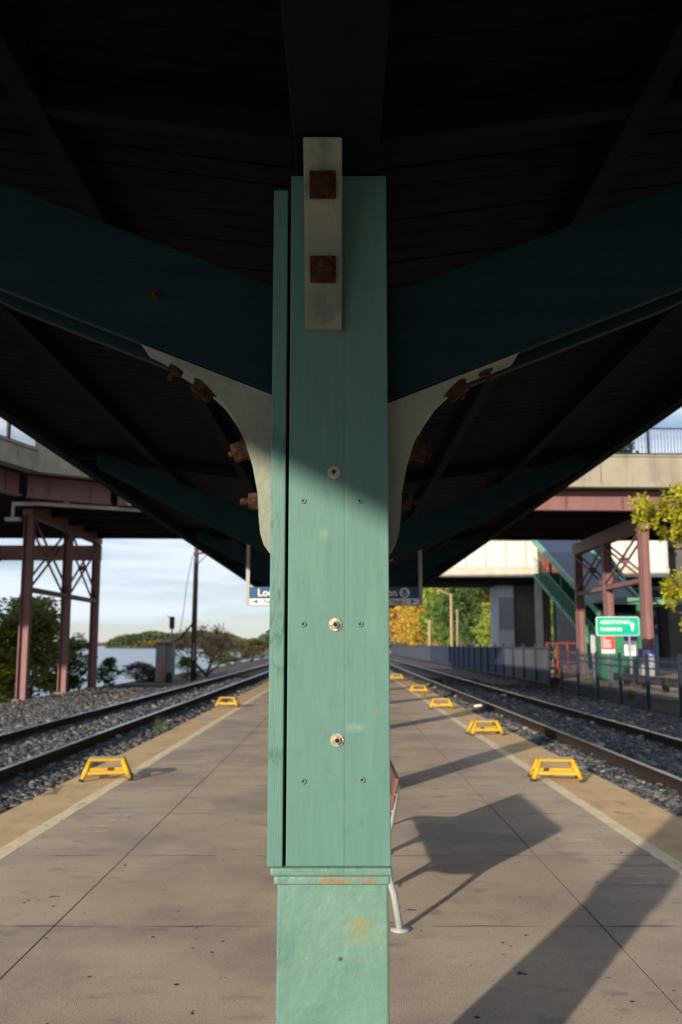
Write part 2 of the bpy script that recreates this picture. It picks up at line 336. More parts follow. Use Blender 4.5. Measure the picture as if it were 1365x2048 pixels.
bp_ = [(-8.6,-.47),(-7.0,-.24),(-6.35,-.05),(-5.5,-.035),(-4.75,-.03),(-3.9,-.04),(-3.2,-.07),(-2.9,-.1),(2.9,-.1),(3.2,-.07),(3.7,-.04),(4.5,-.03),(5.3,-.035),(6.1,-.05),(6.9,-.24),(7.8,-.36),(9.25,-.38)]
profile_sheet('track_bed', bp_, [-40 + i*1.5 for i in range(0, 100)] + [130,180,260,400,700], M['ballast'], .012)
pk = MB(); pk.box(10.0, 60, -30, 300, -.3, .06); o = pk.build('parking_pavement', M['asphalt']); o['kind'] = 'structure'
o = MB().box(-9000, -12, -2000, 11000, -9, -2.35).build('river', M['water']); o['kind'] = 'structure'

# ---- loose ballast stones (real pieces; uncountable)
def stones(name, label, regs):
    base = np.array([(-1,-1,-1),(1,-1,-1),(1,1,-1),(-1,1,-1),(-1,-1,1),(1,-1,1),(1,1,1),(-1,1,1)], float)*.5
    quads = np.array([(0,3,2,1),(4,5,6,7),(0,1,5,4),(1,2,6,5),(2,3,7,6),(3,0,4,7)])
    P = []; S = []
    for (x0,x1,y0,y1,n,zf,sz) in regs:
        p = np.stack([rng.uniform(x0,x1,n), rng.uniform(y0,y1,n), np.zeros(n)], 1); p[:,2] = np.interp(p[:,0], [a for a,_ in bp_], [b for _,b in bp_]) + zf
        P.append(p); S.append(rng.lognormal(math.log(sz), .3, n))
    P = np.concatenate(P); S = np.concatenate(S); n = len(P)
    v = base[None] * rng.uniform(.55,1.15,(n,1,3)) + rng.uniform(-.16,.16,(n,8,3))
    a = rng.uniform(0,6.28,n); t_ = rng.uniform(-.6,.6,n)
    ca,sa,ct,st = np.cos(a),np.sin(a),np.cos(t_),np.sin(t_)
    x,y,z = v[...,0],v[...,1],v[...,2]
    y2 = y*ct[:,None]-z*st[:,None]; z2 = y*st[:,None]+z*ct[:,None]
    x3 = x*ca[:,None]-y2*sa[:,None]; y3 = x*sa[:,None]+y2*ca[:,None]
    V = np.stack([x3,y3,z2],-1)*S[:,None,None] + P[:,None,:]
    F = (quads[None] + (np.arange(n)*8)[:,None,None]).reshape(-1,4)
    me = npmesh(name, V.reshape(-1,3), F); o = link(name, me, M['stone']); tag(o, label, 'gravel', kind='stuff'); return o
stones('ballast_stones', 'grey crushed stone ballast around the left track', [(-3.9,-3.26,7,24,9500,.012,.050),(-5.4,-3.95,7,24,19000,.01,.05),(-6.4,-5.45,9,26,11500,.01,.05),(-8.4,-6.4,12,34,13000,.005,.05),(-12.3,-8.4,20,50,14000,-.05,.06),(-8.4,-3.3,24,48,18000,.005,.058)])
stones('ballast_stones', 'grey crushed stone ballast around the right track', [(3.2,3.7,7,24,8500,.012,.050),(3.75,5.2,8,24,20000,.01,.05),(5.25,6.2,10,26,12000,.01,.05),(6.2,9.2,14,34,17000,.005,.052),(3.25,9.2,24,46,18000,.005,.06)])

# ---- platform: slabs, coping pieces, painted lines
plat = empty('platform', (0,0,0)); plat['kind'] = 'structure'
MB().box(-3.2,3.12,-34,70,-.6,-.005).build('platform_base', M['joint'], plat)
Y0, DY, NR = 0.2, 1.8, 20
cols_x = [(-2.70,-1.655),(-1.645,1.495),(1.505,2.50)]
cop_x = [(-3.25,-2.708),(2.508,3.17)]
for (a, b_) in cols_x + cop_x:
    cop = (a, b_) in cop_x
    me = MB().box(a, b_, .0006, DY-.0006, -.16 if not cop else -.3, 0).build('x', M['coping' if cop else 'slab'])
    base_me = me.data; bpy.data.objects.remove(me); base_me.name = 'coping' if cop else 'slab'
    for r in range(-1, NR):
        o = link(base_me.name, base_me, None, plat, (0, Y0 + r*DY, 0))
    # both ends of the platform, past where joints can be told apart
    MB().box(a, b_, -34, Y0-DY-.006, -.16, -.002).build('slab_run', M['coping' if cop else 'slab'], plat)
    MB().box(a, b_, Y0+NR*DY+.006, 70, -.16, -.002).build('slab_run', M['coping' if cop else 'slab'], plat)
jm = {}
for r in range(0, NR+1):
    b = MB(); V = []; n = 70; wv = .5*random.random()
    for i in range(n+1):
        x = -2.70 + 5.2*i/n; y = Y0 + r*DY + .004*math.sin(i*.9+r) + random.uniform(-.004,.004) ; hw = max(.0006, .0045*(1+math.sin(i*.55+r*2.3)) + random.uniform(-.002,.003))
        V += [(x,y-hw,.0008),(x,y+hw,.0008)]
    b.add(V, [(2*i,2*i+2,2*i+3,2*i+1) for i in range(n)]); b.build('joint_sealant', M['joint'], plat, fixn=False)
def strip_line(name, xc, wd, y0, y1, m):
    n = int((y1-y0)/.35); b = MB(); V = []; 
    for i in range(n+1):
        y = y0 + (y1-y0)*i/n; V += [(xc-wd/2+random.uniform(-.006,.006), y, .0016), (xc+wd/2+random.uniform(-.006,.006), y, .0016)]
    b.add(V, [(2*i,2*i+1,2*i+3,2*i+2) for i in range(n)]); return b.build(name, m, plat, fixn=False)
strip_line('painted_line', -2.635, .14, -8, 68, M['line'])
strip_line('painted_line', 2.455, .13, -8, 68, M['line'])
# faint painted hatch marks inside the right line and a few inside the left
for k in range(9):
    y = 6.55 + k*.2; MB().add([(1.92-.02*k,y,.0014),(2.30-.03*k,y+.02,.0014),(2.30-.03*k,y+.045,.0014),(1.92-.02*k,y+.03,.0014)],[(0,1,2,3)]).build('paint_mark', M['faint_mark'], plat, fixn=False)
for k in range(6):
    y = 8.3 + k*.26; MB().add([(-2.36,y,.0014),(-2.02+.02*k,y+.02,.0014),(-2.02+.02*k,y+.06,.0014),(-2.36,y+.03,.0014)],[(0,1,2,3)]).build('paint_mark', M['faint_mark'], plat, fixn=False)
def blob(x, y, rx, ry, name, m, z=.0015):
    n = 18; pts = [(x+math.cos(2*math.pi*i/n)*rx*random.uniform(.75,1.15), y+math.sin(2*math.pi*i/n)*ry*random.uniform(.7,1.15), z) for i in range(n)]
    return MB().add(pts, [tuple(range(n))]).build(name, m, plat, fixn=False)
blob(-2.03, 9.18, .17, .07, 'cement_patch', M['patch']); blob(-2.95, 20.5, .18, .5, 'cement_patch', M['patch']); blob(-2.9, 33, .15, .6, 'cement_patch', M['patch'])
MB().box(-2.6,-1.7,16.9,17.12,.0005,.0015).build('cement_patch', M['patch'], plat)
for k in range(46):
    y = random.uniform(3.2, 12); x = random.uniform(-2.4, 2.3); r_ = random.uniform(.005,.016)
    blob(x, y, r_, r_*random.uniform(.6,1.2), 'gum_spot', M['joint'], .0012)

# ---- rails
def rail(x, inner):
    t = empty('rail', (x, 0, 0))
    prof = [(-.075,-.02),(.075,-.02),(.075,-.005),(.012,.02),(.012,.12),(.036,.13),(.036,.158),(-.036,.158),(-.036,.13),(-.012,.12),(-.012,.02),(-.075,-.005)]
    MB().prism(prof, 'y', -20, 500).build('rail_web', M['rail_side'], t)
    MB().prism([(-.034,.1585),(.034,.1585),(.034,.160),(.026,.166),(-.026,.166),(-.034,.160)], 'y', -20, 500).build('rail_head', M['rail_top'], t)
    return t
for x, lb in ((-3.98,'shiny topped rail next to the left platform edge'),(-5.5,'far rail of the left track on the river side'),(3.68,'dark rail next to the right platform edge'),(5.2,'far rail of the right track on the fence side')):
    tag(rail(x,0), lb, 'rail', 'rails of the two tracks')

# ================================================================== CANOPY COLUMNS
CX, CY = 0.0, 2.72
CS, CZ = 1.12, -.192                       # the column is drawn at unit size and enlarged
def hexnut(b, c, nrm, rad, ln):
    c = Vector(c); n_ = Vector(nrm).normalized(); b.tube([c, c + n_*ln], rad, 6)
def make_column():
    t = empty('canopy_column', (CX, CY, CZ)); t.scale = (CS,CS,CS)
    # coordinates below are relative to the front face
    MB().box(-.139,.126,0,.045,1.048,2.90).build('front_plank', M['plank'], t, bevel=.003)
    MB().box(-.187,-.1475,.004,.30,1.046,2.86).build('side_plank', M['strip'], t, bevel=.003)
    MB().box(.090,.1245,.0465,.30,1.048,2.86).build('side_plank', M['strip'], t, bevel=.003)
    MB().box(-.137,.088,.262,.298,1.048,2.90).build('rear_plank', M['plank'], t, bevel=.003)
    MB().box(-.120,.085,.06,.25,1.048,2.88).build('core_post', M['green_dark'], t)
    # iron base
    base = MB(); base.prism([(-.163,.172),(.121,.172),(.119,1.006),(-.161,1.006)], 'y', .012, .29)
    base.prism([(-.25,.172),(.21,.172),(.21,.215),(.17,.25),(.14,.30),(-.18,.30),(-.21,.25),(-.25,.215)], 'y', -.06, .37)
    ib = base.build('iron_base', M['iron'], t, bevel=.006)
    MB().box(-.169,.1235,-.003,.30,1.004,1.0265).build('moulding', M['iron'], ib, bevel=.006, seg=3)
    MB().box(-.178,.1285,-.010,.31,1.0268,1.0475).build('moulding', M['iron'], ib, bevel=.006, seg=3)
    # bolts with washers, countersunk screw plugs
    for (x, z, a) in ((-.019,2.055,.3),(-.015,1.653,0),(-.010,1.359,.7)):
        wsh = MB(); wsh.tube([(x,.001,z),(x,-.004,z)], .0175, 24); wo = wsh.build('washer', M['zinc'], t, bevel=.0007, seg=1)
        nb = MB(); pts = [(x+math.cos(a+k*math.pi/3)*.0102, z+math.sin(a+k*math.pi/3)*.0102) for k in range(6)]
        nb.prism(pts, 'y', -.0145, -.003); nut = nb.build('nut', M['zinc'], wo, bevel=.001)
        MB().tube([(x,-.012,z),(x,-.0175,z)], .0055, 12).build('bolt_end', M['rust'], wo)
    for (x, z) in ((-.100,1.979),(.050,1.979),(-.098,1.654),(.050,1.654),(-.096,1.257),(.054,1.260)):
        b = MB(); n = 16
        ring = [(r_, y) for r_, y in ((.0078,.0005),(.0078,-.0028),(.0062,-.0036),(.0034,-.0030),(.0030,.001))]
        V = [(x+math.cos(2*math.pi*k/n)*r_, y, z+math.sin(2*math.pi*k/n)*r_) for r_, y in ring for k in range(n)]
        b.add(V, [(i*n+k, i*n+(k+1)%n, (i+1)*n+(k+1)%n, (i+1)*n+k) for i in range(4) for k in range(n)] + [tuple(range(4*n,5*n))])
        so = b.build('screw', M['plank'], t, smooth=True)
        MB().tube([(x,.001,z),(x,-.0031,z)], .0031, 10).build('hole_shade', M['rubber'], so)  # dark disc standing in for shade inside the screw hole
    # struts: two planks each side, sandwiching the bracket
    for s in (-1, 1):
        x0 = .1885 if s < 0 else .1265; x1 = 2.93
        def zb(x): return 2.295 + (x-.198)*.40
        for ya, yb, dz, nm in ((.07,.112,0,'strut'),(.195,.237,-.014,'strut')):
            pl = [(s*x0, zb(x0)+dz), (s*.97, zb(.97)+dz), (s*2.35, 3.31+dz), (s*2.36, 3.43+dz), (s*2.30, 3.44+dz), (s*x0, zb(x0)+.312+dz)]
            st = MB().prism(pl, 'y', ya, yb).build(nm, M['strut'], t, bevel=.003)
            if ya < .1 and s < 0:
                for q in (.527, 1.3):
                    MB().tube([(s*q,.071,zb(q)+.155),(s*q,.065,zb(q)+.155)], .018, 16).build('washer', M['rust'], st)
                    MB().tube([(s*q,.066,zb(q)+.155),(s*q,.052,zb(q)+.155)], .010, 6).build('nut', M['rust'], st)
        # curved bracket
        cur = [(.190,1.842),(.210,1.869),(.220,1.90),(.2245,1.94),(.229,2.013),(.244,2.09),(.266,2.16),(.301,2.231),(.337,2.284),(.394,2.338),(.436,2.363),(.493,2.400),(.536,2.425),(.556,2.443)]
        off = 0 if s < 0 else -.062
        cur = [(x+off, min(z, zb(x+off)-.006)) for x, z in cur]
        cor = (x0, zb(x0)-.003); rim = [(x0, cur[0][1])] + cur + [(.562+off, zb(.562+off)-.0035)]
        fb_ = MB(); nn_ = len(rim)
        for yy in (.075, .232): fb_.add([(s*cor[0],yy,cor[1])]+[(s*x,yy,z) for x, z in rim], [(0,k+1,k+2) for k in range(nn_-1)])
        fb_.add([(s*x,.075,z) for x, z in rim]+[(s*x,.232,z) for x, z in rim], [(k,k+1,nn_+k+1,nn_+k) for k in range(nn_-1)])
        br = fb_.build('bracket', M['cream_paint'], t)
        for (px, pz, ang, rad, ln, plate) in ((.2285,1.999,182,.026,.03,0),(.262,2.150,200,.030,.034,1),(.385,2.330,232,.036,.02,1),(.470,2.385,240,.024,.018,0)):
            nx, nz_ = s*-math.cos(R(ang)), math.sin(R(ang)); nx = s*abs(math.cos(R(ang)))
            c = Vector((s*(px+off), .135, pz)); nn = Vector((nx, 0, -abs(nz_)))
            b = MB()
            if plate: b.tube([c - nn*.012, c + nn*.004, c + nn*.012], [.044,.042,.030], 14)
            hexnut(b, c, nn, rad, ln + (.012 if plate else 0)); b.tube([c, c+nn*(ln+.024)], .010, 10)
            b.build('nut', M['rust'], br, bevel=.0015, seg=1)
    # bracket toward the camera and its twin behind, carrying the long beam
    for s in (1, -1):
        yo = 0 if s > 0 else .30
        pr = [(yo,2.445),(yo-s*.022,2.447),(yo-s*.045,2.56),(yo-s*.085,2.68),(yo-s*.14,2.80),(yo-s*.21,2.895),(yo,2.895)]
        fb = MB().prism(pr, 'x', -.098, .003).build('bracket', M['cream_paint'], t, bevel=.004)
        for z, yy in ((2.60,.060),(2.80,.14)):
            b = MB(); c = Vector((-.048, yo-s*yy, z)); nn = Vector((0,-s*.88,-.45)).normalized()
            b.bar(c-nn*.004, c+nn*.012, .07, .07); hexnut(b, c, nn, .03, .036); b.tube([c, c+nn*.06], .010, 10); b.build('nut', M['rust'], fb, bevel=.0015, seg=1)
    return t
col0 = make_column()
tag(col0, 'pale green timber canopy column on an iron base, nearest the camera', 'column', 'columns of the platform canopy')
pos = ['second canopy column hidden behind the near green column','third canopy column back along the platform','fourth canopy column back along the platform','fifth canopy column back along the platform','sixth canopy column back along the platform','farthest canopy column along the platform']
for k, lb in enumerate(pos):
    c = copy_tree(col0); c.location = (CX, CY + 7.0*(k+1), CZ); c['label'] = lb
for k, lb in ((1,'canopy column just behind the camera position'),(2,'second canopy column behind the camera position'),(3,'third canopy column behind the camera position'),(4,'last canopy column behind the camera position')):  # unseen columns added under the lengthened roof
    c = copy_tree(col0); c.location = (CX, CY - 7.0*k, CZ); c['label'] = lb

# ================================================================== CANOPY ROOF
roof = tag(empty('canopy_roof', (0,0,0)), 'dark butterfly canopy roof of boards and beams above the platform', 'canopy')
RY0, RY1 = -32, 50.5  # roof run lengthened behind the camera, unseen, to block sky light
XL, XR = -3.0, 2.86
def zd(x): return 3.335 + abs(x)*.138            # underside of the boards
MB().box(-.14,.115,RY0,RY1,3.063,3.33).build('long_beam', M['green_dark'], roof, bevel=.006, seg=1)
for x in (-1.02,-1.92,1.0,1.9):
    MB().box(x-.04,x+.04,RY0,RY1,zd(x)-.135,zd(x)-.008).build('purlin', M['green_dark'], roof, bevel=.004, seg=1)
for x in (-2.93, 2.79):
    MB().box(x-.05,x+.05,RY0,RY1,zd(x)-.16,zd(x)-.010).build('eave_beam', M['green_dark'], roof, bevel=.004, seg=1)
for x, s in ((XL,-1),(XR,1)):
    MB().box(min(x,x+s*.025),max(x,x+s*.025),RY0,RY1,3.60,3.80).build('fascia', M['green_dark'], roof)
for k in range(-4, 7):
    y = CY + 7*k + .15
    for s, xe in ((-1,2.88),(1,2.74)):
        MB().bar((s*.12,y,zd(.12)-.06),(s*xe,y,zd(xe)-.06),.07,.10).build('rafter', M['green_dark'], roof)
BW = .146
bmesh_l = {}
for s, xe in ((-1,XL),(1,XR)):
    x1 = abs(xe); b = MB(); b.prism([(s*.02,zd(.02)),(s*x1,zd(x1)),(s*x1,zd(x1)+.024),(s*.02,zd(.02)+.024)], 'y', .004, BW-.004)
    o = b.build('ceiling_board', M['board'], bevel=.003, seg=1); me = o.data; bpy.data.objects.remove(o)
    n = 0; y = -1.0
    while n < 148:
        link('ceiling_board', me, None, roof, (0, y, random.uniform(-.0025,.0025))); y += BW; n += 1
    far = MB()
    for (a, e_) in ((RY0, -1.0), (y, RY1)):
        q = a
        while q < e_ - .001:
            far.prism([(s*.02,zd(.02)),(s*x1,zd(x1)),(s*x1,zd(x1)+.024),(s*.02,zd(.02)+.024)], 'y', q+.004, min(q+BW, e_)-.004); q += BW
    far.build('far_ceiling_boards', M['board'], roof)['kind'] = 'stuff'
    MB().prism([(s*.0,zd(0)+.032),(s*(x1+.05),zd(x1+.05)+.032),(s*(x1+.05),zd(x1+.05)+.06),(s*.0,zd(0)+.06)], 'y', RY0-.05, RY1+.05).build('roof_covering', M['roof_top'], roof)

# ================================================================== ROAD BRIDGE
br = tag(empty('road_bridge', (0,0,0)), 'concrete and maroon steel road bridge crossing over the platform', 'bridge')
line = [(-60,14),(-14.0,22.5),(-11.6,29.0),(-10.8,31.9),(-8.3,33.7),(0,34.7),(10,35.1),(60,36.5)]
def along(line, step):
    out = []
    for (a, b) in zip(line, line[1:]):
        a, b = Vector(a), Vector(b); n = max(1, int((b-a).length/step))
        for i in range(n): out.append((a.lerp(b, i/n), a.lerp(b, (i+1)/n)))
    return out
PZ0, PZ1 = 7.58, 8.78
segs = along(line, 3.6)
for a, b in segs:
    if a.x < -24 or a.x > 24: pass
    PZ1 = 8.33 if (a.x+b.x)/2 < -10.9 else 8.78
    d = (b-a).normalized(); g_ = d*.012
    MB().bar((a.x+g_.x,a.y+g_.y,(PZ0+.22+PZ1)/2),(b.x-g_.x,b.y-g_.y,(PZ0+.22+PZ1)/2),.28,PZ1-PZ0-.22).build('parapet_panel', M['concrete'], br, bevel=.02, seg=1)
    n_ = Vector((-d.y, d.x))
    MB().bar((a.x-n_.x*.06,a.y-n_.y*.06,PZ0+.10),(b.x-n_.x*.06,b.y-n_.y*.06,PZ0+.10),.50,.215).build('parapet_ledge', M['concrete'], br)
    MB().bar((a.x,a.y,PZ1+.045),(b.x,b.y,PZ1+.045),.36,.075).build('coping', M['concrete'], br, bevel=.015, seg=1)
    # railing
    rl = MB()
    for zz in (PZ1+.15, PZ1+1.16): rl.bar((a.x,a.y,zz),(b.x,b.y,zz),.05,.05)
    rr = rl.build('railing', M['railing'], br)
    n = int((b-a).length/.125); pk_ = MB()
    for i in range(1, n):
        p = a.lerp(b, i/n); pk_.box(p.x-.010,p.x+.010,p.y-.010,p.y+.010,PZ1+.15,PZ1+1.15)
    if a.x > -24 and a.x < 24: pk_.build('pickets', M['railing'], rr, fixn=False)['kind'] = 'stuff'
    for p in (a, (a+b)/2) if (b-a).length > 3.0 else (a,):
        MB().box(p.x-.05,p.x+.05,p.y-.05,p.y+.05,PZ1+.08,PZ1+1.22).build('railing_post', M['railing'], rr)
    # plate girder
    o2 = n_*.55
    MB().bar((a.x+o2.x,a.y+o2.y,7.18),(b.x+o2.x,b.y+o2.y,7.18),.03,.76).build('girder_web', M['steel'], br)
    MB().bar((a.x+o2.x,a.y+o2.y,6.79),(b.x+o2.x,b.y+o2.y,6.79),.36,.04).build('girder_flange', M['steel'], br)
    for i in range(2):
        p = a.lerp(b, (i+.5)/2) + n_*.50
        MB().box(p.x-.012,p.x+.012,p.y-.06,p.y+.05,6.82,7.55).build('stiffener', M['steel'], br)
# deck underside, inner girders, back girder
dk = MB(); dv = [(p[0], p[1]+.25) for p in line]; bk = [(60,50),(-60,46)]
dk.prism(dv + bk, 'z', 7.60, 7.95); dk.build('deck', M['steel_shade'], br)
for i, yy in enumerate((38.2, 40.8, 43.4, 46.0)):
    MB().bar((-60,yy-3,7.3),(60,yy+1,7.3),.3,.55).build('inner_girder', M['steel_shade'], br)
MB().bar((-60,45.6,7.22),(60,49.4,7.22),.32,.42).build('back_girder', M['steel_shade'], br)
MB().bar((-60,46.0,8.3),(60,49.8,8.3),.3,.9).build('back_parapet', M['concrete'], br)
for i in range(26):
    x = -30 + i*2.4; MB().box(x-.08,x+.08,37,46,7.35,7.58).build('cross_beam', M['steel_shade'], br)
# low cross girder behind the left bent, lights and drain pipe
MB().bar((-34,47.2,6.3),(-12.4,47.6,6.3),.4,.75).build('low_girder', M['steel'], br)
MB().prism([(-34,5.95),(-17.2,5.95),(-18.4,4.9),(-34,4.4)],'y',46.6,47.0).build('gusset', M['steel'], br)
pp = MB(); pp.tube([(-11.6,32.4,6.55),(-10.95,33.0,6.66),(-7.6,35.0,6.70),(6,36.6,6.74)], .075, 10); pp.tube([(-10.2,33.45,6.67),(-9.8,33.65,6.95)], .06, 8)
tag(pp.build('drain_pipe', M['pipe']), 'long white drain pipe slung under the bridge girder on the left', 'pipe')
tag(MB().box(-12.55,-12.0,34.2,34.5,6.20,6.32).box(-12.35,-12.25,34.3,34.4,6.3,6.9).build('bridge_lamp', M['pipe']), 'small pale lamp fixed under the bridge beside the left legs', 'lamp')

def pier(x, ys, z0, label, bz, capz=6.75):
    t = tag(empty('bridge_pier', (x,ys[0],z0)), label, 'pier', 'steel leg bents under the road bridge')
    H_ = capz - z0; rel = [y-ys[0] for y in ys]
    for y in rel:
        b = MB()                                           # built-up H leg: two flanges and a web
        for sx in (-.17,.17): b.box(sx-.02,sx+.02,y-.17,y+.17,0,H_-.2)
        b.box(-.15,.15,y-.025,y+.025,0,H_-.2); b.build('leg', M['steel'], t)
        MB().box(-.28,.28,y-.28,y+.28,-.3,.07).build('leg_base', M['steel'], t)
    y0, y1 = rel[0]-.3, rel[-1]+.3
    MB().prism([(y0,H_-.56),(y1,H_-.56),(y1,H_),(y0,H_)],'x',-.20,.20).build('cap_beam', M['steel'], t)
    for a, b_ in zip(rel, rel[1:]):
        for sx in (-.15,.15):
            for (p, q) in (((a+.15,H_-.7),(b_-.15,bz+.12-z0)),((a+.15,bz+.12-z0),(b_-.15,H_-.7))):
                MB().bar((sx,p[0],p[1]),(sx,q[0],q[1]),.05,.085,up=(1,0,0)).build('brace', M['steel'], t)
        MB().box(-.19,.19,(a+b_)/2-.09,(a+b_)/2+.09,(bz+.12-z0+H_-.7)/2-.11,(bz+.12-z0+H_-.7)/2+.11).build('gusset', M['steel'], t)
        MB().box(-.16,.16,a+.1,b_-.1,bz-z0-.12,bz-z0+.06).build('tie', M['steel'], t)
    return t
pier(-12.62, (37.2,42.6,47.6), -.58, 'dark maroon steel pier with three braced legs on the river side', 3.85, 7.35)
pier(12.15, (37.0,42.2,47.3), 0.05, 'sunlit maroon steel pier with three braced legs beside the green sign', 4.2)

# ================================================================== CONCOURSE, STAIR, BUILDINGS ON THE RIGHT
cb = tag(empty('footbridge', (0,58,0)), 'cream panelled footbridge on pale columns beyond the road bridge', 'footbridge')
X0c, X1c = -1.0, 20.6
MB().box(X0c,X1c,.10,4.2,6.0,8.6).build('body', M['black'], cb)
x = X0c
while x < X1c - .1:
    x2 = min(x+1.26, X1c); MB().box(x+.03,x2-.03,0,.095,6.42,8.12).build('panel', M['cream'], cb, bevel=.01, seg=1)
    MB().box(x-.045,x+.045,-.06,.095,6.40,8.45).build('pilaster', M['cream_trim'], cb); x = x2
MB().box(X0c,X1c,-.10,.10,5.80,6.395).build('sill_beam', M['cream_trim'], cb, bevel=.02, seg=1)
MB().box(X0c,X1c,-.12,.10,8.13,8.30).build('head_beam', M['cream_trim'], cb)
MB().box(X0c,X1c,-.25,4.4,8.62,8.9).build('roof', M['cream_trim'], cb)
MB().box(X0c,X1c,.15,4.1,5.40,5.98).build('soffit_girder', M['black'], cb)
MB().box(5.6,5.8,-.12,-.02,5.9,8.4).build('downpipe', M['dark_wall'], cb)
MB().box(12.15,12.55,-.15,.25,0,5.79).build('column', M['cream_trim'], cb)
MB().box(12.05,12.75,-.16,.1,5.8,8.6).build('corner_post', M['cream'], cb)
MB().box(18.9,20.4,-.16,.1,5.8,8.5).build('corner_post', M['cream'], cb)
# lift tower under the footbridge
lt = tag(empty('lift_tower', (9.9,59.0,0)), 'grey lift tower with louvred pale corner below the footbridge', 'tower')
MB().box(1.05,3.4,0,3,0,5.35).build('wall', M['dark_wall'], lt)  # dark grey here stands for the shadow falling on the tower front
MB().box(0,1.0,-.35,2.6,0,5.35).build('clad_corner', M['white_clad'], lt)
for k in range(9): MB().box(.06+k*.104,.06+k*.104+.055,-.40,-.355,2.55,4.55).build('louvre_slat', M['louvre'], lt)
MB().box(-.02,1.02,-.42,-.352,4.58,4.70).build('louvre_head', M['white_clad'], lt)
bw = MB()
MB().box(1.5,2.8,-.05,-.004,0,1.55).build('brick_panel', M['joint'], lt)
for r_ in range(8):
    for k in range(4):
        xo = 1.52 + k*.32 + (.16 if r_%2 else 0)
        if xo + .30 < 2.82: MB().box(xo,xo+.30,-.075,-.051,.05+r_*.185,.05+r_*.185+.165).build('brick', M['brick'], lt)
# dark building at the right edge and its green awning beam
db = tag(empty('station_building', (0,0,0)), 'dark stone station building at the right edge behind the yellow tree', 'building')
MB().box(21.3,44,60.5,72,0,9.0).build('wall', M['dark_wall'], db)
MB().box(16.4,21.25,62.5,72,0,5.3).build('low_wing', M['dark_wall'], db)
MB().box(21.1,44,60.2,60.48,7.9,8.2).build('cornice', M['dark_wall'], db)
MB().box(21.0,44,60.0,72,9.02,9.3).build('roof', M['dark_wall'], db)
for k in range(4):
    w_ = MB().box(22.6+k*2.4,23.9+k*2.4,60.35,60.49,5.6,7.4).build('window', M['navy'], db); MB().box(22.5+k*2.4,24.0+k*2.4,60.3,60.48,5.42,5.58).build('sill', M['cream_trim'], w_)
aw = tag(empty('green_awning', (0,0,0)), 'green steel awning beam on a post right of the maroon legs', 'awning')
MB().box(13.0,24,44.6,44.9,3.55,3.85).build('fascia_beam', M['sgreen2'], aw); MB().box(13.0,24,44.95,51.5,3.7,3.8).build('roof', M['sgreen'], aw)
for xx in (14.35, 19.5): MB().box(xx-.1,xx+.1,44.7,44.9,0,3.54).build('post', M['sgreen'], aw)
MB().prism([(14.46,3.54),(14.95,3.54),(14.46,3.0)],'y',44.75,44.85).build('knee', M['sgreen'], aw)
# green stair rising away to the left
st = tag(empty('stair', (0,0,0)), 'green steel stair climbing from the parking lot to the footbridge', 'stair')
B0, T0 = Vector((13.75,46.4,.06)), Vector((11.85,56.8,5.9))
hd = Vector((T0.x-B0.x, T0.y-B0.y, 0)).normalized(); sdv = Vector((hd.y,-hd.x,0)) # right side when climbing
NS = 32; SW = 1.75
for k in range(NS):
    p = B0.lerp(T0, k/NS); q = B0.lerp(T0, (k+1)/NS)
    b = MB(); b.bar(p+Vector((0,0,.09)), p+sdv*SW+Vector((0,0,.09)), .02, .155); b.bar(Vector((p.x,p.y,q.z-.01))+hd*.16, Vector((p.x,p.y,q.z-.01))+hd*.16+sdv*SW, .33, .03); b.build('step', M['sgreen'], st)
for o_ in (0, SW):
    MB().bar(B0+sdv*o_+Vector((0,0,-.05)), T0+sdv*o_+Vector((0,0,-.05)), .07, .24).build('stringer', M['sgreen2'], st)
    rb = MB().bar(B0+sdv*o_+Vector((0,0,1.05)), T0+sdv*o_+Vector((0,0,1.05)), .06, .06).build('handrail', M['sgreen2'], st)
    for zz in (.28,.48,.68,.86): MB().bar(B0+sdv*o_+Vector((0,0,zz)), T0+sdv*o_+Vector((0,0,zz)), .03, .03).build('rail_bar', M['sgreen2'], rb)
    for k in range(7):
        p = B0.lerp(T0, (k+.3)/7)+sdv*o_; tall = 2.5 if k in (2,4,6) else 1.05
        MB().box(p.x-.05,p.x+.05,p.y-.05,p.y+.05,p.z-.1,p.z+tall).build('stair_post', M['sgreen'], st)
for k in (.35,.72):
    p = B0.lerp(T0, k); MB().box(p.x-.08,p.x+.08,p.y-.08,p.y+.08,0,p.z-.2).build('support', M['sgreen'], st)
MB().box(12.0,13.6,56.8,58.0,5.75,5.9).build('landing', M['sgreen'], st)
MB().box(12.3,14.4,57.6,57.75,5.95,8.0).build('back_wall', M['brick'], st)
rfz = Vector((0,0,2.45))
sr = tag(empty('stair_roof', (0,0,0)), 'sloping navy roof with green edge beam over the stair', 'roof')
a_, b_ = B0.lerp(T0,.12)+rfz, T0+rfz+hd*.6+Vector((0,0,.35))
MB().bar(a_+sdv*(SW*.5+.35), b_+sdv*(SW*.5+.35), SW+1.0, .12).build('roof_panel', M['navy'], sr)
MB().bar(a_-sdv*.30, b_-sdv*.30, .16, .30).build('edge_beam', M['sgreen2'], sr)
MB().bar(a_+sdv*(SW+.95), b_+sdv*(SW+.95), .16, .30).build('edge_beam', M['sgreen2'], sr)
wl = MB(); wl.prism([(46.8,.1),(57.4,.1),(57.4,8.3),(56.9,8.2),(46.8,2.6)],'x',15.75,15.9); wl.build('side_wall', M['navy'], sr)

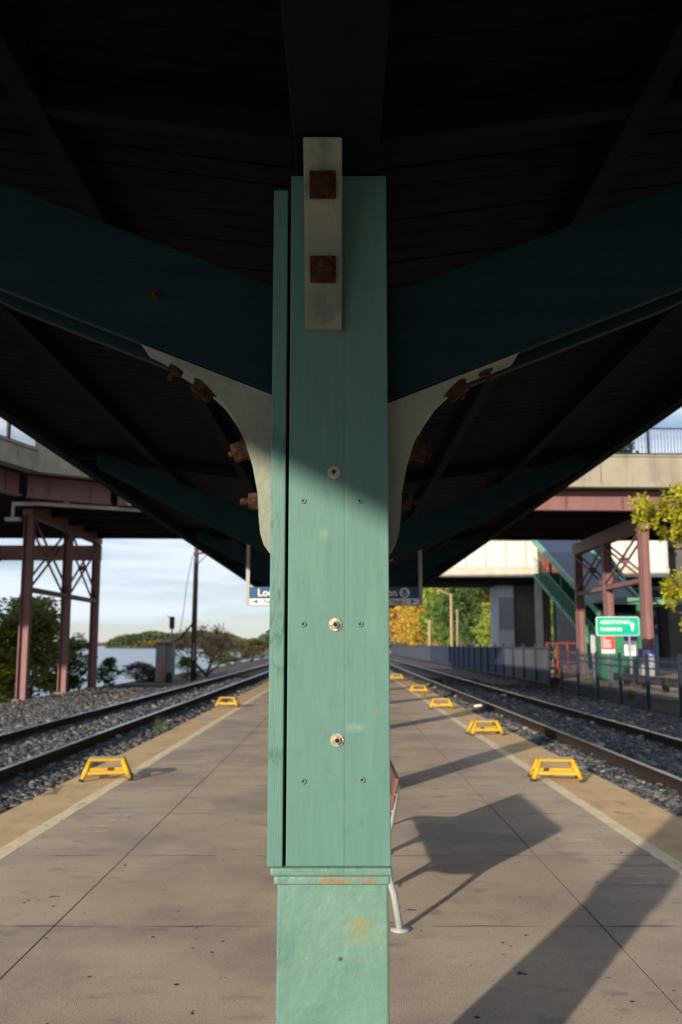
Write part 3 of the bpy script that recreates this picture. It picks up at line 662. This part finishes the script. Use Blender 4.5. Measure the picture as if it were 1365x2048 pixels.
# ================================================================== FENCES
fx = 9.22
def fpost(x, y, z0, z1, wd=.09):
    b = MB(); b.box(-wd/2,wd/2,-wd/2,wd/2,z0,z1); b.add([(-wd*.6,-wd*.6,z1),(wd*.6,-wd*.6,z1),(wd*.6,wd*.6,z1),(-wd*.6,wd*.6,z1),(0,0,z1+.07)],[(0,1,4),(1,2,4),(2,3,4),(3,0,4),(0,3,2,1)]); return b
fn = tag(empty('picket_fence', (fx,20,0)), 'navy steel picket fence with open bars along the parking lot', 'fence')
yp = [20.0+2.75*i for i in range(8)]
def fz(y): return np.interp(y, [20,33,37,41.5],[-.48,-.47,-.36,-.2])
for i, y in enumerate(yp):
    fpost(0,0,fz(y),fz(y)+1.78,.10).build('fence_post', M['fence'], fn, loc=(0,y-20,0))
    if i < len(yp)-1:
        ya, yb = y+.05, yp[i+1]-.05; za, zb_ = fz(ya), fz(yb)
        for h in (.16,1.38,1.60): MB().bar((0,ya-20,za+h),(0,yb-20,zb_+h),.04,.045).build('rail', M['fence'], fn)
        n = int((yb-ya)/.145); b = MB()
        for k in range(1,n):
            y_ = ya+(yb-ya)*k/n; z_ = fz(y_); b.box(-.008,.008,y_-20-.008,y_-20+.008,z_+.06,z_+1.72)
        b.build('pickets', M['fence'], fn, fixn=False)['kind'] = 'stuff'
# gate panel turned toward the camera, then the fabric-covered fence running away
sf = tag(empty('screened_fence', (fx,41.5,0)), 'long navy fence covered in fabric running along the right track', 'fence')
ylist = [0+2.9*i for i in range(46)]
for i, y in enumerate(ylist):
    fpost(0,0,-.2,1.62,.09).build('fence_post', M['fence'], sf, loc=(0,y,0))
    if i < len(ylist)-1:
        gy = y + 41.5
        m = M['mesh_grey'] if gy < 51 or gy > 94 else M['mesh_dark']
        b = MB(); n = 6
        for k in range(n):
            u0, u1 = y+.06+(2.78)*k/n, y+.06+2.78*(k+1)/n
            b.box(.03+.012*(k%2), .042+.012*(k%2), u0, u1+.004, -.16, 1.50)
        b.build('fence_panel', m, sf)
        MB().box(-.03,.028,y+.05,y+2.85,1.44,1.50).build('rail', M['fence'], sf)
        MB().box(-.03,.028,y+.05,y+2.85,-.1,-.04).build('rail', M['fence'], sf)
# timber guard rail and red frame in the parking lot
gr = tag(empty('guard_rail', (0,0,0)), 'low brown timber guard rail behind the picket fence', 'guard rail')
MB().box(10.45,10.6,22,36,.28,.55).build('beam', M['bark'], gr)
for k in range(7): MB().box(10.62,10.8,22.5+k*2.1,22.7+k*2.1,0,.5).build('post', M['bark'], gr)
rf = tag(empty('red_barrier', (11.0,50,0)), 'red steel barrier frame beside the lift tower', 'barrier')
for xx in (0,.55,1.1,1.65):
    MB().box(xx-.05,xx+.05,-.05,.05,.05,1.75).build('post', M['red'], rf)
for zz in (.7,1.2,1.7): MB().box(0,1.65,-.03,.03,zz-.04,zz+.04).build('bar', M['red'], rf)
MB().box(-.1,1.75,.1,.9,.35,.55).build('plate', M['dark_wall'], rf)
bo = tag(empty('traffic_post', (9.95,43.5,.05)), 'orange and white traffic post by the screened fence', 'traffic post')
MB().tube([(0,0,.04),(0,0,.95)], .06, 12).build('tube', M['orange'], bo); MB().tube([(0,0,.55),(0,0,.70)], .064, 12).build('band', M['sign_white'], bo); MB().tube([(0,0,0),(0,0,.05)], .18, 12).build('base', M['rubber'], bo)

# ================================================================== SIGNS
def panel(b, w_, h_, th=.02, r_=.05):
    pts = []
    for cx, cz, a0 in ((w_/2-r_,h_/2-r_,0),(-w_/2+r_,h_/2-r_,90),(-w_/2+r_,-h_/2+r_,180),(w_/2-r_,-h_/2+r_,270)):
        for k in range(5): a = R(a0+k*22.5); pts.append((cx+math.cos(a)*r_, cz+math.sin(a)*r_))
    return b.prism(pts,'y',0,th)
sg = tag(empty('parking_sign', (10.15,34.2,0)), 'green road sign reading ADDITIONAL PARKING with a white arrow', 'sign')
pz = 2.28
panel(MB(),1.58,.70,.02,.08).build('border', M['sign_white'], sg, loc=(0,-.02,pz))
panel(MB(),1.53,.65,.012,.065).build('panel', M['sign_green'], sg, loc=(0,-.034,pz))
for s_, zz in (('ADDITIONAL', .085),('PARKING', -.175)):
    link('lettering', text_mesh(s_, .188, .005), M['sign_white'], sg, (-.64,-.040,pz+zz))
ar = MB(); ar.add([(-.04,0,-.16),(.04,0,-.16),(.04,0,.03),(-.04,0,.03)],[(0,1,2,3)]).add([(.10,0,.03),(0,0,.17),(-.10,0,.03)],[(0,1,2)])
ar.build('arrow', M['sign_white'], sg, loc=(.53,-.040,pz+.0), fixn=False)
for xx in (-.30,.42): MB().box(xx-.03,xx+.03,.002,.05,0,2.58).build('post', M['post_grey'], sg)
rs = tag(empty('red_notice', (9.72,34.0,0)), 'red and white notice panel below the green sign', 'sign')
MB().box(-.24,.24,0,.02,1.30,1.92).build('panel', M['sign_white'], rs); MB().box(-.235,.235,-.006,-.001,1.44,1.915).build('header', M['sign_red'], rs)
for k, wd in enumerate((.12,.30,.24,.32,.30)):
    MB().box(-.19,-.19+wd,-.010,-.0065,1.82-k*.075,1.85-k*.075).build('printed_line', M['sign_white'], rs)
MB().box(-.03,.03,.021,.07,.0,1.9).build('post', M['post_grey'], rs)
wsn = tag(empty('white_notice', (10.95,35.3,0)), 'white notice with a violet header on a thin post', 'sign')
MB().box(-.25,.25,0,.02,1.20,1.98).build('panel', M['sign_white'], wsn); MB().box(-.245,.245,-.006,-.001,1.76,1.975).build('header', M['sign_violet'], wsn)
MB().box(-.13,.13,-.005,-.001,1.36,1.64).build('grey_patch', M['bin'], wsn); MB().box(-.025,.025,.021,.07,0,1.95).build('post', M['post_grey'], wsn)
tp = tag(empty('thin_post', (9.75,36.2,0)), 'bare grey sign post left of the red notice', 'post'); MB().box(-.05,.05,-.03,.03,-.2,2.0).build('shaft', M['post_grey'], tp); MB().box(-.09,.09,-.04,-.031,1.3,1.95).build('edge_plate', M['bin'], tp)
bi = tag(empty('litter_bin', (12.0,37.8-1.0,0.06)), 'pale litter bin with a violet lid panel on a dark base', 'bin')
MB().box(-.26,.26,-.2,.2,.18,1.05).build('body', M['bin'], bi, bevel=.03); MB().box(-.26,.26,-.21,.2,1.055,1.40).build('header', M['sign_violet'], bi, bevel=.01); MB().box(-.42,.42,-.3,.3,0,.175).build('base', M['rubber'], bi, bevel=.03)
for k in range(3): MB().box(-.2+.02*k,.16-.03*k,-.216,-.211,1.14+k*.07,1.165+k*.07).build('printed_line', M['sign_white'], bi)
gk = tag(empty('green_kiosk', (11.95,41.0,.06)), 'green ribbed utility cabinet between the maroon legs', 'cabinet')
MB().box(-.55,.55,0,.8,0,2.15).build('body', M['sgreen'], gk, bevel=.02)
for k in range(9): MB().box(-.53,.53,-.03,-.001,.08+k*.16,.17+k*.16).build('rib', M['sgreen'], gk)
link('lettering', text_mesh('5', .28, .004), M['sign_white'], gk, (-.08,-.012,1.72))
# hanging platform sign
hs = tag(empty('platform_sign', (0,15.0,0)), 'hanging blue sign reading Location B with track numbers below', 'sign')
XA, XB = -1.48, 1.26; ZB, ZT = 2.245, 2.53
MB().box(XA,XB,0,.05,2.345,ZT).build('blue_panel', M['sign_blue'], hs); MB().box(XA,XB,-.001,.051,ZB,2.343).build('white_panel', M['sign_white'], hs)
for xx in (XA-.03, XB+.03): MB().box(xx-.028,xx+.028,-.01,.06,ZB-.01,zd(xx)-.01).build('hanger', M['post_grey'], hs)
MB().box(XA,XB,-.005,.055,ZB-.02,ZB-.002).build('frame', M['post_grey'], hs)
link('lettering', text_mesh('Location', .165, .004), M['sign_white'], hs, (XA+.13,-.006,2.385))
link('lettering', text_mesh('Location', .165, .004, 'RIGHT'), M['sign_white'], hs, (.91,-.006,2.385))
MB().tube([(1.03,.0,2.437),(1.03,-.006,2.437)], .082, 24).build('disc', M['sign_white'], hs)
link('lettering', text_mesh('B', .15, .004, 'CENTER'), M['sign_blue'], hs, (1.03,-.010,2.383))
link('lettering', text_mesh('Track 2', .085, .001), M['ink'], hs, (XA+.22,-.005,2.265)); link('lettering', text_mesh('Track 1', .085, .001, 'RIGHT'), M['ink'], hs, (XB-.2,-.005,2.265))
for xx, s in ((XA+.10,-1),(XB-.10,1),(.52,-1)):
    MB().add([(xx+s*.05,-.005,2.295),(xx-s*.03,-.005,2.325),(xx-s*.03,-.005,2.265)],[(0,1,2)]).build('arrow', M['ink'], hs, fixn=False)

# ================================================================== BENCH
bn = tag(empty('bench', (0,0,0)), 'brown slatted bench with pale cast iron ends behind the near column', 'bench')
BY0, BY1 = 5.52, 7.46
def bench_frame(y):
    b = MB()
    pts = [(.335,.0),(.30,.20),(.235,.40),(.245,.47),(.285,.60),(.325,.80)]
    f = bench = bn
    mb = MB(); mb.tube([(x,y,z) for x, z in pts], [.022,.020,.026,.026,.024,.018], 8)
    mb.tube([(.235,y,.40),(.05,y,.395),(-.18,y,.43)], [.026,.022,.022], 8)
    mb.tube([(-.18,y,.43),(-.20,y,.22),(-.245,y,.0)], [.024,.020,.022], 8)
    mb.tube([(.335,y-.0,.012),(.335,y,.0)], .055, 14); mb.tube([(-.245,y,.012),(-.245,y,.0)], .055, 14)
    return mb.build('end_frame', M['bench_iron'], bn, smooth=True)
for y in (BY0, (BY0+BY1)/2, BY1): bench_frame(y)
sl = MB().box(-.045,.045,0,BY1-BY0+.06,-.014,.014).build('x', M['bench_wood'], bevel=.005, seg=1); slm = sl.data; bpy.data.objects.remove(sl); slm.name = 'seat_slat'
for k in range(4):
    o = link('seat_slat', slm, None, bn, (-.13+k*.095, BY0-.03, .445-.004*k))
for k in range(5):
    o = link('back_slat', slm, None, bn, (.222+k*.023, BY0-.03, .432+k*.091)); o.rotation_euler = (0, R(-76), 0)
for k in range(3):
    o = MB().tube([(.305-.02*k,BY0-.026,.78-.09*k),(.305-.02*k,BY0-.018,.78-.09*k)], .007, 8).build('bolt', M['rubber'], bn)

# ================================================================== STEP STOOLS
def make_stool():
    t = empty('step_stool', (0,0,0))
    tp_ = MB().box(-.215,.215,-.15,.15,.222,.25).build('top', M['yellow'], t, bevel=.014)
    MB().box(-.195,.195,-.13,.13,.2505,.2535).build('grip_pad', M['yellow_top'], tp_)
    for sx in (-1,1):
        for sy in (-1,1):
            lg = MB().tube([(sx*.185,sy*.12,.232),(sx*.28,sy*.185,.02)], [.031,.028], 10).build('leg', M['yellow'], t, smooth=True)
            MB().tube([(sx*.279,sy*.184,.026),(sx*.288,sy*.19,0)], [.033,.036], 10).build('foot', M['rubber'], lg)
    for sy in (-1,1): MB().bar((-.245,sy*.161,.095),(.245,sy*.161,.095),.022,.035).build('stretcher', M['yellow'], t)
    for sx in (-1,1): MB().bar((sx*.252,-.152,.082),(sx*.252,.152,.082),.022,.035).build('stretcher', M['yellow'], t)
    return t
st0 = make_stool(); grp = 'yellow step stools along the platform edges'
spots = [(2.58,11.45,-.12,'large looking yellow step stool nearest on the right platform edge'),(2.60,17.1,.10,'second yellow step stool along the right platform edge'),
         (2.55,24.0,-.05,'third yellow step stool along the right platform edge'),(2.62,31.8,.05,'fourth yellow step stool along the right platform edge'),(2.62,44,.0,'tiny farthest yellow step stool on the right, beside the column'),
         (-2.83,11.5,.22,'large looking yellow step stool nearest on the left platform edge'),(-2.96,24.6,-.02,'small yellow step stool farther along the left platform edge')]
for i, (x, y, a, lb) in enumerate(spots):
    o = st0 if i == 0 else copy_tree(st0)
    o.location = (x,y,.0015); o.rotation_euler = (0,0,a); tag(o, lb, 'step stool', grp)

# ================================================================== RIVER-SIDE EQUIPMENT
rb = tag(empty('relay_cabinet', (-10.3,55,-.55)), 'weathered grey concrete relay cabinet by the river', 'cabinet')
MB().box(-.5,.1,-.5,.5,0,2.25).build('body', M['relay'], rb, bevel=.03); MB().box(.105,.48,-.4,.5,.1,2.2).build('door', M['louvre'], rb, bevel=.02); MB().box(-.56,.52,-.56,.56,2.255,2.33).build('cap', M['relay'], rb)
MB().box(.2,.5,-.75,-.45,0,.55).build('junction_box', M['rubber'], rb)
tag(MB().tube([(-10.25,53.9,-.55),(-10.25,53.9,.75)], .06, 8).build('red_marker', M['orange']), 'faded red marker post in front of the relay cabinet', 'post')
sm = tag(empty('signal_mast', (-10.55,58.2,-.6)), 'thin signal mast with a black lamp head above the cabinet', 'signal')
MB().tube([(0,0,0),(0,0,3.7)], .05, 8).build('mast', M['post_grey'], sm); MB().box(-.14,.14,-.2,.1,3.2,3.95).build('signal_head', M['rubber'], sm, bevel=.03); MB().bar((-.02,0,3.7),(-.32,0,4.05),.04,.04).build('arm', M['post_grey'], sm)
up = tag(empty('utility_pole', (-8.75,55.5,-.5)), 'dark wooden utility pole standing by the river behind the left track', 'utility pole')
MB().tube([(.02,0,0),(0,0,2.5),(.03,0,5.5),(.05,0,8.3)], [.17,.165,.15,.13], 10).build('pole', M['pole_wood'], up, smooth=True)
MB().bar((-.1,-.2,7.5),(1.9,-.2,7.72),.1,.12).build('crossarm', M['pole_wood'], up); MB().tube([(.15,-.2,6.9),(.8,-.2,7.55)], .03, 6).build('brace', M['pole_wood'], up)
MB().tube([(.04,-.17,1.2),(.04,-.17,2.2)], .05, 6).build('conduit', M['post_grey'], up)
w_ = MB(); w_.tube([(-8.9,55.3,6.9),(-9.3,55.8,5.2),(-9.6,56.6,3.5),(-9.95,57.8,2.6)], .02, 5); tag(w_.build('slack_wire', M['rubber']), 'thin slack wire dropping from the utility pole to the signal mast', 'wire')
w_ = MB(); w_.tube([(-8.8,55.4,2.9),(-9.5,55.2,2.0),(-10.1,55.0,1.7)], .06, 6); tag(w_.build('cable', M['rubber']), 'dark cable from the utility pole to the relay cabinet', 'cable')
for (x, y, lb) in ((5.0,29.5,'white crushed bottle lying between the right rails'),(3.45,24.5,'white scrap of litter on ballast beside the right rail')):
    b = MB(); b.tube([(0,0,.05),(.16,.03,.06),(.30,.05,.07),(.36,.06,.07)], [.02,.035,.03,.01], 8); o = b.build('litter', M['sign_white'], smooth=True); o.location = (x,y,-.02); tag(o, lb, 'litter')

# ================================================================== VEGETATION
def leaf_cloud(name, lobes, n, size, droop=0.0, flat=.0):
    """quads scattered in clumps through ellipsoid lobes (cx,cy,cz,rx,ry,rz)"""
    vols = np.array([l[3]*l[4]*l[5] for l in lobes])**.8; pr = vols/vols.sum(); P = []
    for l, k in zip(lobes, rng.multinomial(n, pr)):
        nc = max(3, k//22); d = rng.normal(size=(nc,3)); d /= np.linalg.norm(d,axis=1,keepdims=True); rad = rng.uniform(.25,1,nc)**.45
        cc = np.array(l[:3]) + d*rad[:,None]*np.array(l[3:])
        idx = rng.integers(0,nc,k); sp = (l[3]+l[4]+l[5])/3*.17
        P.append(cc[idx] + rng.normal(size=(k,3))*sp*np.array([1,1,.7+droop]))
    P = np.concatenate(P); n = len(P)
    a = rng.normal(size=(n,3)); a[:,2] *= (1-flat); a /= np.linalg.norm(a,axis=1,keepdims=True); b = rng.normal(size=(n,3)); b -= a*(a*b).sum(1,keepdims=True); b /= np.linalg.norm(b,axis=1,keepdims=True)
    s = size*rng.uniform(.6,1.35,n)[:,None]; a = a*s; b = b*s*.6
    V = np.stack([P-a, P+b*.9, P+a, P-b*.9],1).reshape(-1,3); F = np.arange(n*4).reshape(-1,4)
    return npmesh(name, V, F)
def trunk_mesh(h, r_, limbs, lean=0):
    b = MB(); pts = [(math.sin(i*1.3)*.03*h*lean, math.cos(i*1.7)*.02*h*lean, h*i/5) for i in range(6)]
    b.tube(pts, [r_*(1.25 if i==0 else 1-.13*i) for i in range(6)], 8)
    for k in range(limbs):
        a = k*2.4+random.random(); z = h*(.35+.55*k/limbs); p = Vector((0,0,z)); l = h*random.uniform(.22,.4)
        q = p+Vector((math.cos(a)*l*.5,math.sin(a)*l*.5,l*.45)); e = q+Vector((math.cos(a+.3)*l*.5,math.sin(a+.3)*l*.5,l*.3))
        b.tube([p,q,e],[r_*.45,r_*.3,r_*.1],6)
    return b
def lobes_round(h, wd, n, zlo=.3, seed=0):
    rr = random.Random(seed); out = [(0,0,h*(zlo+1)/2,wd*.33,wd*.33,h*(1-zlo)*.42)]
    for k in range(n):
        a = rr.uniform(0,6.28); t_ = rr.random(); z = h*(zlo+(1-zlo)*t_*.92); rad = wd*.5*math.sin(math.pi*(.18+.75*t_))*rr.uniform(.5,.95)
        s = wd*rr.uniform(.13,.22); out.append((math.cos(a)*rad, math.sin(a)*rad, z, s, s, s*rr.uniform(.7,1.1)))
    return out
kinds = []
for k in range(4):
    H0, W0 = 10.0, (7.0,6.0,8.0,5.2)[k]
    tm = trunk_mesh(7.5,.2,7,1).build('trunk', M['bark'], smooth=True); tme = tm.data; bpy.data.objects.remove(tm)
    cm = leaf_cloud('crown', lobes_round(H0,W0,20,(.18,.25,.15,.2)[k],k), 7000, .17); cm.materials.append(M['leaf'])
    kinds.append((tme, cm))
def tree(x, y, z, h, wscale, kind, col, label, group, rot=0, nm='tree', cat='tree'):
    t = empty(nm, (x,y,z), rot); t.scale = (h/10*wscale, h/10*wscale, h/10); tag(t, label, cat, group)
    link('trunk', kinds[kind][0], None, t); c = link('crown', kinds[kind][1], None, t); c.color = (*col,1); return t
GRN, DGR, LGR, YEL, ORG, OLV = (.15,.23,.05),(.08,.14,.04),(.30,.36,.06),(.56,.40,.06),(.60,.34,.06),(.36,.32,.07)
gW = 'autumn trees on the slope beyond the screened fence'
forest = [(10.5,172,0,10.5,1.2,0,ORG,'orange tree farthest left on the slope, just right of the column'),
 (13.2,160,0,11,1.1,2,YEL,'golden yellow tree under the right end of the hanging sign'),
 (15.0,150,0,13,.9,1,OLV,'olive yellow tree between the golden tree and the dark green one'),
 (15.0,132,0,15,.95,3,LGR,'tall yellowish green tree left of the first tan pole'),
 (13.2,118,0,9,1.0,1,GRN,'round mid green tree low behind the screened fence'),
 (17.0,138,0,20,.8,0,GRN,'very tall green tree behind the tan poles'),
 (14.9,112,0,13.5,.75,1,DGR,'dark green tree left of the tallest tan pole'),
 (18.4,126,0,19,.8,2,GRN,'broad green tree reaching up to the footbridge soffit'),
 (20.6,130,0,18,.8,3,OLV,'olive tree right of the tallest tan pole'),
 (21.5,118,0,16,.8,0,ORG,'rust orange crown beside the pale lift tower'),
 (17.6,104,0,6.5,1.2,2,LGR,'bright green low tree right of the tan poles'),
 (15.9,98,0,5.0,1.3,1,LGR,'small bright green bush left of the lift tower'),
 (19.2,100,0,7.5,1.0,0,LGR,'bushy light green tree touching the lift tower'),
 (12.3,140,0,8,1.3,3,YEL,'small pale yellow tree behind the fence far along the track'),
 (24.5,98,0,15,.9,1,GRN,'green tree seen through the gap under the stair'),
 (22.5,88,0,5,1.3,2,ORG,'low orange bush under the green stair'),
 (26.5,104,0,13,1.0,3,LGR,'light green tree right of the lift tower')]
for i, (x,y,z,h,ws,k,cl,lb) in enumerate(forest): tree(x,y,z,h,ws,k,cl,lb,gW,rot=i*1.9)
tree(20.9,72,0,21.5,.5,1,(.06,.10,.03),'green tree top showing behind the bridge railing on the right',None,.4)
# river side
tree(-17.2,50,-2.3,6.6,1.35,2,(.19,.215,.055),'dark vine covered tree behind the left maroon legs','trees on the river bank',.5)
tree(-21,54,-3,5.6,1.4,0,(.36,.38,.06),'yellow green tree at the far left edge by the river','trees on the river bank',1.2)
tree(-15.6,47.5,-1.8,5.2,1.5,3,(.20,.235,.055),'dense leafy tree between the first and second left legs','trees on the river bank',2.9)
tree(-18.6,48.5,-2.6,5.4,1.7,1,(.46,.45,.06),'lit yellow green tree left of the first left leg','trees on the river bank',.2)
tree(-14.9,51.5,-1.4,3.6,1.3,1,(.13,.18,.05),'dark green bush between the second and third left legs','trees on the river bank',2.2)
tree(-13.4,54,-1.0,1.9,1.6,3,(.08,.14,.05),'small green bush right of the third left leg','trees on the river bank',.9)
gB = 'low bushes on the river bank'
for x,y,z,h,ws,k,cl,lb in [(-12.4,57,-.9,1.5,2.3,0,(.10,.065,.045),'low brown scrub left of the relay cabinet'),(-11.3,56.3,-.7,1.0,2.0,1,(.06,.10,.03),'small green bush left of the relay cabinet'),
   (-9.4,57.5,-.6,1.5,1.6,2,(.17,.19,.04),'yellow green bush between relay cabinet and utility pole'),(-11.6,88,-.7,2.0,2.2,0,(.13,.15,.05),'pale green bush past the bare tree by the river'),
   (-11.8,104,-.7,2.9,1.8,2,(.11,.13,.045),'green bush nearest the hanging sign on the river bank'),(-12.2,128,-.7,3.2,2.4,1,(.12,.12,.045),'farthest bush on the river bank beside the column')]:
    tree(x,y,z,h,ws,k,cl,lb,gB,rot=x,nm='bush',cat='bush')
# bare brown tree by the utility pole
bt = tag(empty('bare_tree', (-8.9,62,-.6)), 'nearly bare brown tree behind the utility pole', 'tree')
b = MB(); tips = []
def grow(p, d, l, r_, lv):
    q = p + d*l; b.tube([p, (p+q)/2+Vector((random.uniform(-.04,.04),0,.02)), q], [r_, r_*.85, r_*.65], 5 if lv > 1 else 4, cap=False)
    if lv == 0: tips.append(q); return
    for k in range(3 if lv > 1 else 4):
        nd = (d + Vector((random.uniform(-.9,.9), random.uniform(-.9,.9), random.uniform(-.35,.5)))).normalized(); grow(q, nd, l*random.uniform(.62,.85), r_*.6, lv-1)
for k in range(5):
    a = k*1.26; grow(Vector((0,0,.2)), Vector((math.cos(a)*.9,math.sin(a)*.6,.75)).normalized(), 1.15, .075, 4)
b.tube([(0,0,-.1),(0,0,.3)],[.16,.12],8); b.build('branches', M['bark'], bt, fixn=False)
tp_ = np.array([tuple(t_) for t_ in tips]); n = 3200; P = tp_[rng.integers(0,len(tp_),n)] + rng.normal(size=(n,3))*.18
a = rng.normal(size=(n,3))*.045; c_ = rng.normal(size=(n,3))*.035
me = npmesh('crown', np.stack([P-a,P+c_,P+a,P-c_],1).reshape(-1,3), np.arange(n*4).reshape(-1,4)); o = link('crown', me, M['leaf'], bt); o.color = (.36,.23,.15,1)
for x, y, h, arm, lb in ((11.25,95,6.9,-1.1,'tallest tan lamp pole among the trees beyond the fence'),(12.15,97,5.4,0,'shorter tan pole right of the tallest tan pole'),(9.95,105,4.5,0,'thin tan pole left of the tallest tan pole')):
    t = tag(empty('lamp_pole' if arm else 'tan_pole', (x,y,-.1)), lb, 'pole'); MB().tube([(0,0,0),(0,0,h*.5),(.02,0,h)], [.17,.15,.12], 8).build('shaft', M['pole_tan'], t, smooth=True)
    if arm: MB().bar((0,0,h-.15),(arm,0,h+.35),.1,.1).build('arm', M['pole_tan'], t); MB().box(arm-.35,arm+.05,-.12,.12,h+.3,h+.42).build('lamp_head', M['post_grey'], t)
    else: MB().bar((-.25,0,h-.2),(.25,0,h-.2),.06,.08).build('crossarm', M['pole_tan'], t)
# yellow tree at the right edge: drooping sprays of leaves
yt = tag(empty('yellow_tree', (11.6,22.5,-.1)), 'yellow green tree hanging into the right edge of view', 'tree')
b = MB(); b.tube([(0,0,0),(.05,0,1.6),(-.05,.1,3.2),(.1,0,5.4),(.2,.1,7.4)], [.2,.16,.13,.09,.04], 10); lob = []
for (z0, ex, ey, ez) in ((4.6,-4.2,-.2,5.15),(4.9,-3.3,-.6,5.6),(4.4,-3.2,.5,4.75),(2.6,-3.55,-.1,3.25),(2.9,-2.9,.4,3.7),(2.3,-3.0,.2,2.55),(1.9,-2.85,-.2,1.95),(5.5,-2.0,.5,6.8),(5.2,1.8,.6,6.4),(4.0,2.5,-.4,5.0),(3.0,2.2,.8,3.8),(6.0,.5,-1.6,7.2),(4.2,.3,-2.4,5.0),(4.5,-.4,2.4,5.5)):
    p, e = Vector((0,0,z0)), Vector((ex,ey,ez)); mid = p.lerp(e,.55)+Vector((0,0,.28)); b.tube([p,mid,e],[.06,.04,.012],6)
    for t_ in (.45,.6,.75,.88,1.0):
        q = p.lerp(e,t_); 
        for k in range(2): lob.append((q.x+random.uniform(-.18,.18), q.y+random.uniform(-.3,.3), q.z-random.uniform(.02,.38), .30,.30,.26))
b.build('trunk', M['bark'], yt, smooth=True)
me = leaf_cloud('crown', lob, 36000, .052, droop=1.2); o = link('crown', me, M['leaf'], yt); o.color = (.36,.34,.02,1)
# grass tufts at the left platform edge
def tuft(x, y, n, h, label):
    P = rng.normal(size=(n,2))*.06; V = []; 
    for px, py in P:
        a = random.uniform(0,6.28); dx, dy = math.cos(a)*.006, math.sin(a)*.006; lx, ly = random.uniform(-.08,.08), random.uniform(-.08,.08); hh = h*random.uniform(.5,1)
        V += [(px-dx,py-dy,0),(px+dx,py+dy,0),(px+lx,py+ly,hh)]
    me = npmesh('grass_tuft', np.array(V), np.arange(len(V)).reshape(-1,3)); o = link('grass_tuft', me, M['leaf']); o.location = (x,y,-.06); o.color = (.07,.12,.03,1); tag(o, label, 'grass', kind='stuff')
tuft(-3.42,17.8,60,.42,'green weed growing in ballast beside the left platform edge')
tuft(8.9,29,120,.35,'weeds at the foot of the picket fence'); tuft(8.9,33.5,120,.3,'weeds by the fence near the red notice')
# ---- far hills with woods
def hill(name, cx, cy, rx, ry, h, label, n, lsz, rot=0):
    N = 40; V = []; F = []
    ca, sa = math.cos(rot), math.sin(rot)
    def hz(u, v):
        d = math.sqrt(u*u+v*v); return max(0, 1-d*d)**.7*h*(1+.18*math.sin(u*5+cx)+.12*math.sin(u*11+v*7+cy))
    for j in range(N+1):
        for i in range(N+1):
            u, v = i/N*2-1, j/N*2-1; x, y = u*rx, v*ry; V.append((cx+x*ca-y*sa, cy+x*sa+y*ca, -2.8+hz(u,v)))
    for j in range(N):
        for i in range(N): F.append((j*(N+1)+i, j*(N+1)+i+1, (j+1)*(N+1)+i+1, (j+1)*(N+1)+i))
    bb = MB(); bb.add(V,F); o = bb.build(name, M['dirt'], fixn=False); o['kind'] = 'structure'
    r_ = np.sqrt(rng.uniform(0,1,n)); th = rng.uniform(0,6.283,n); u = r_*np.cos(th); v = r_*np.sin(th)
    z = np.array([hz(a,b_) for a,b_ in zip(u,v)]); x = u*rx; y = v*ry
    P = np.stack([cx+x*ca-y*sa, cy+x*sa+y*ca, -2.8+z+rng.uniform(0,1,n)*lsz*2.0], 1)
    a = rng.normal(size=(n,3)); a /= np.linalg.norm(a,axis=1,keepdims=True); c_ = rng.normal(size=(n,3)); c_ /= np.linalg.norm(c_,axis=1,keepdims=True)
    a *= lsz*.6; c_ *= lsz*.45
    me = npmesh('far_wood', np.stack([P-a,P+c_,P+a,P-c_],1).reshape(-1,3), np.arange(n*4).reshape(-1,4)); o = link('far_wood', me, M['far_leaf']); tag(o, label, 'wood', kind='stuff')
hill('hill', -215, 1250, 95, 120, 15, 'dark green wooded point across the river', 14000, 3.6)
hill('hill', 15, 640, 105, 60, 7.5, 'autumn wooded shore across the river beside the column', 12000, 2.4)
hill('hill', -900, 3600, 900, 200, 9, 'far low wooded shore on the river horizon', 7000, 4)
hill('hill', 90, 260, 90, 70, 34, 'autumn wooded slope behind the trees beyond the fence', 16000, 1.6)
hill('hill', 115, -60, 72, 190, 36, 'unseen wooded bluff added beside the parking lot to block sky light', 9000, 2.2)  # added out of view to cut low sky light from behind the camera
hill('hill', 20, 420, 60, 60, 18, 'distant autumn wood where the right track vanishes', 8000, 1.8)
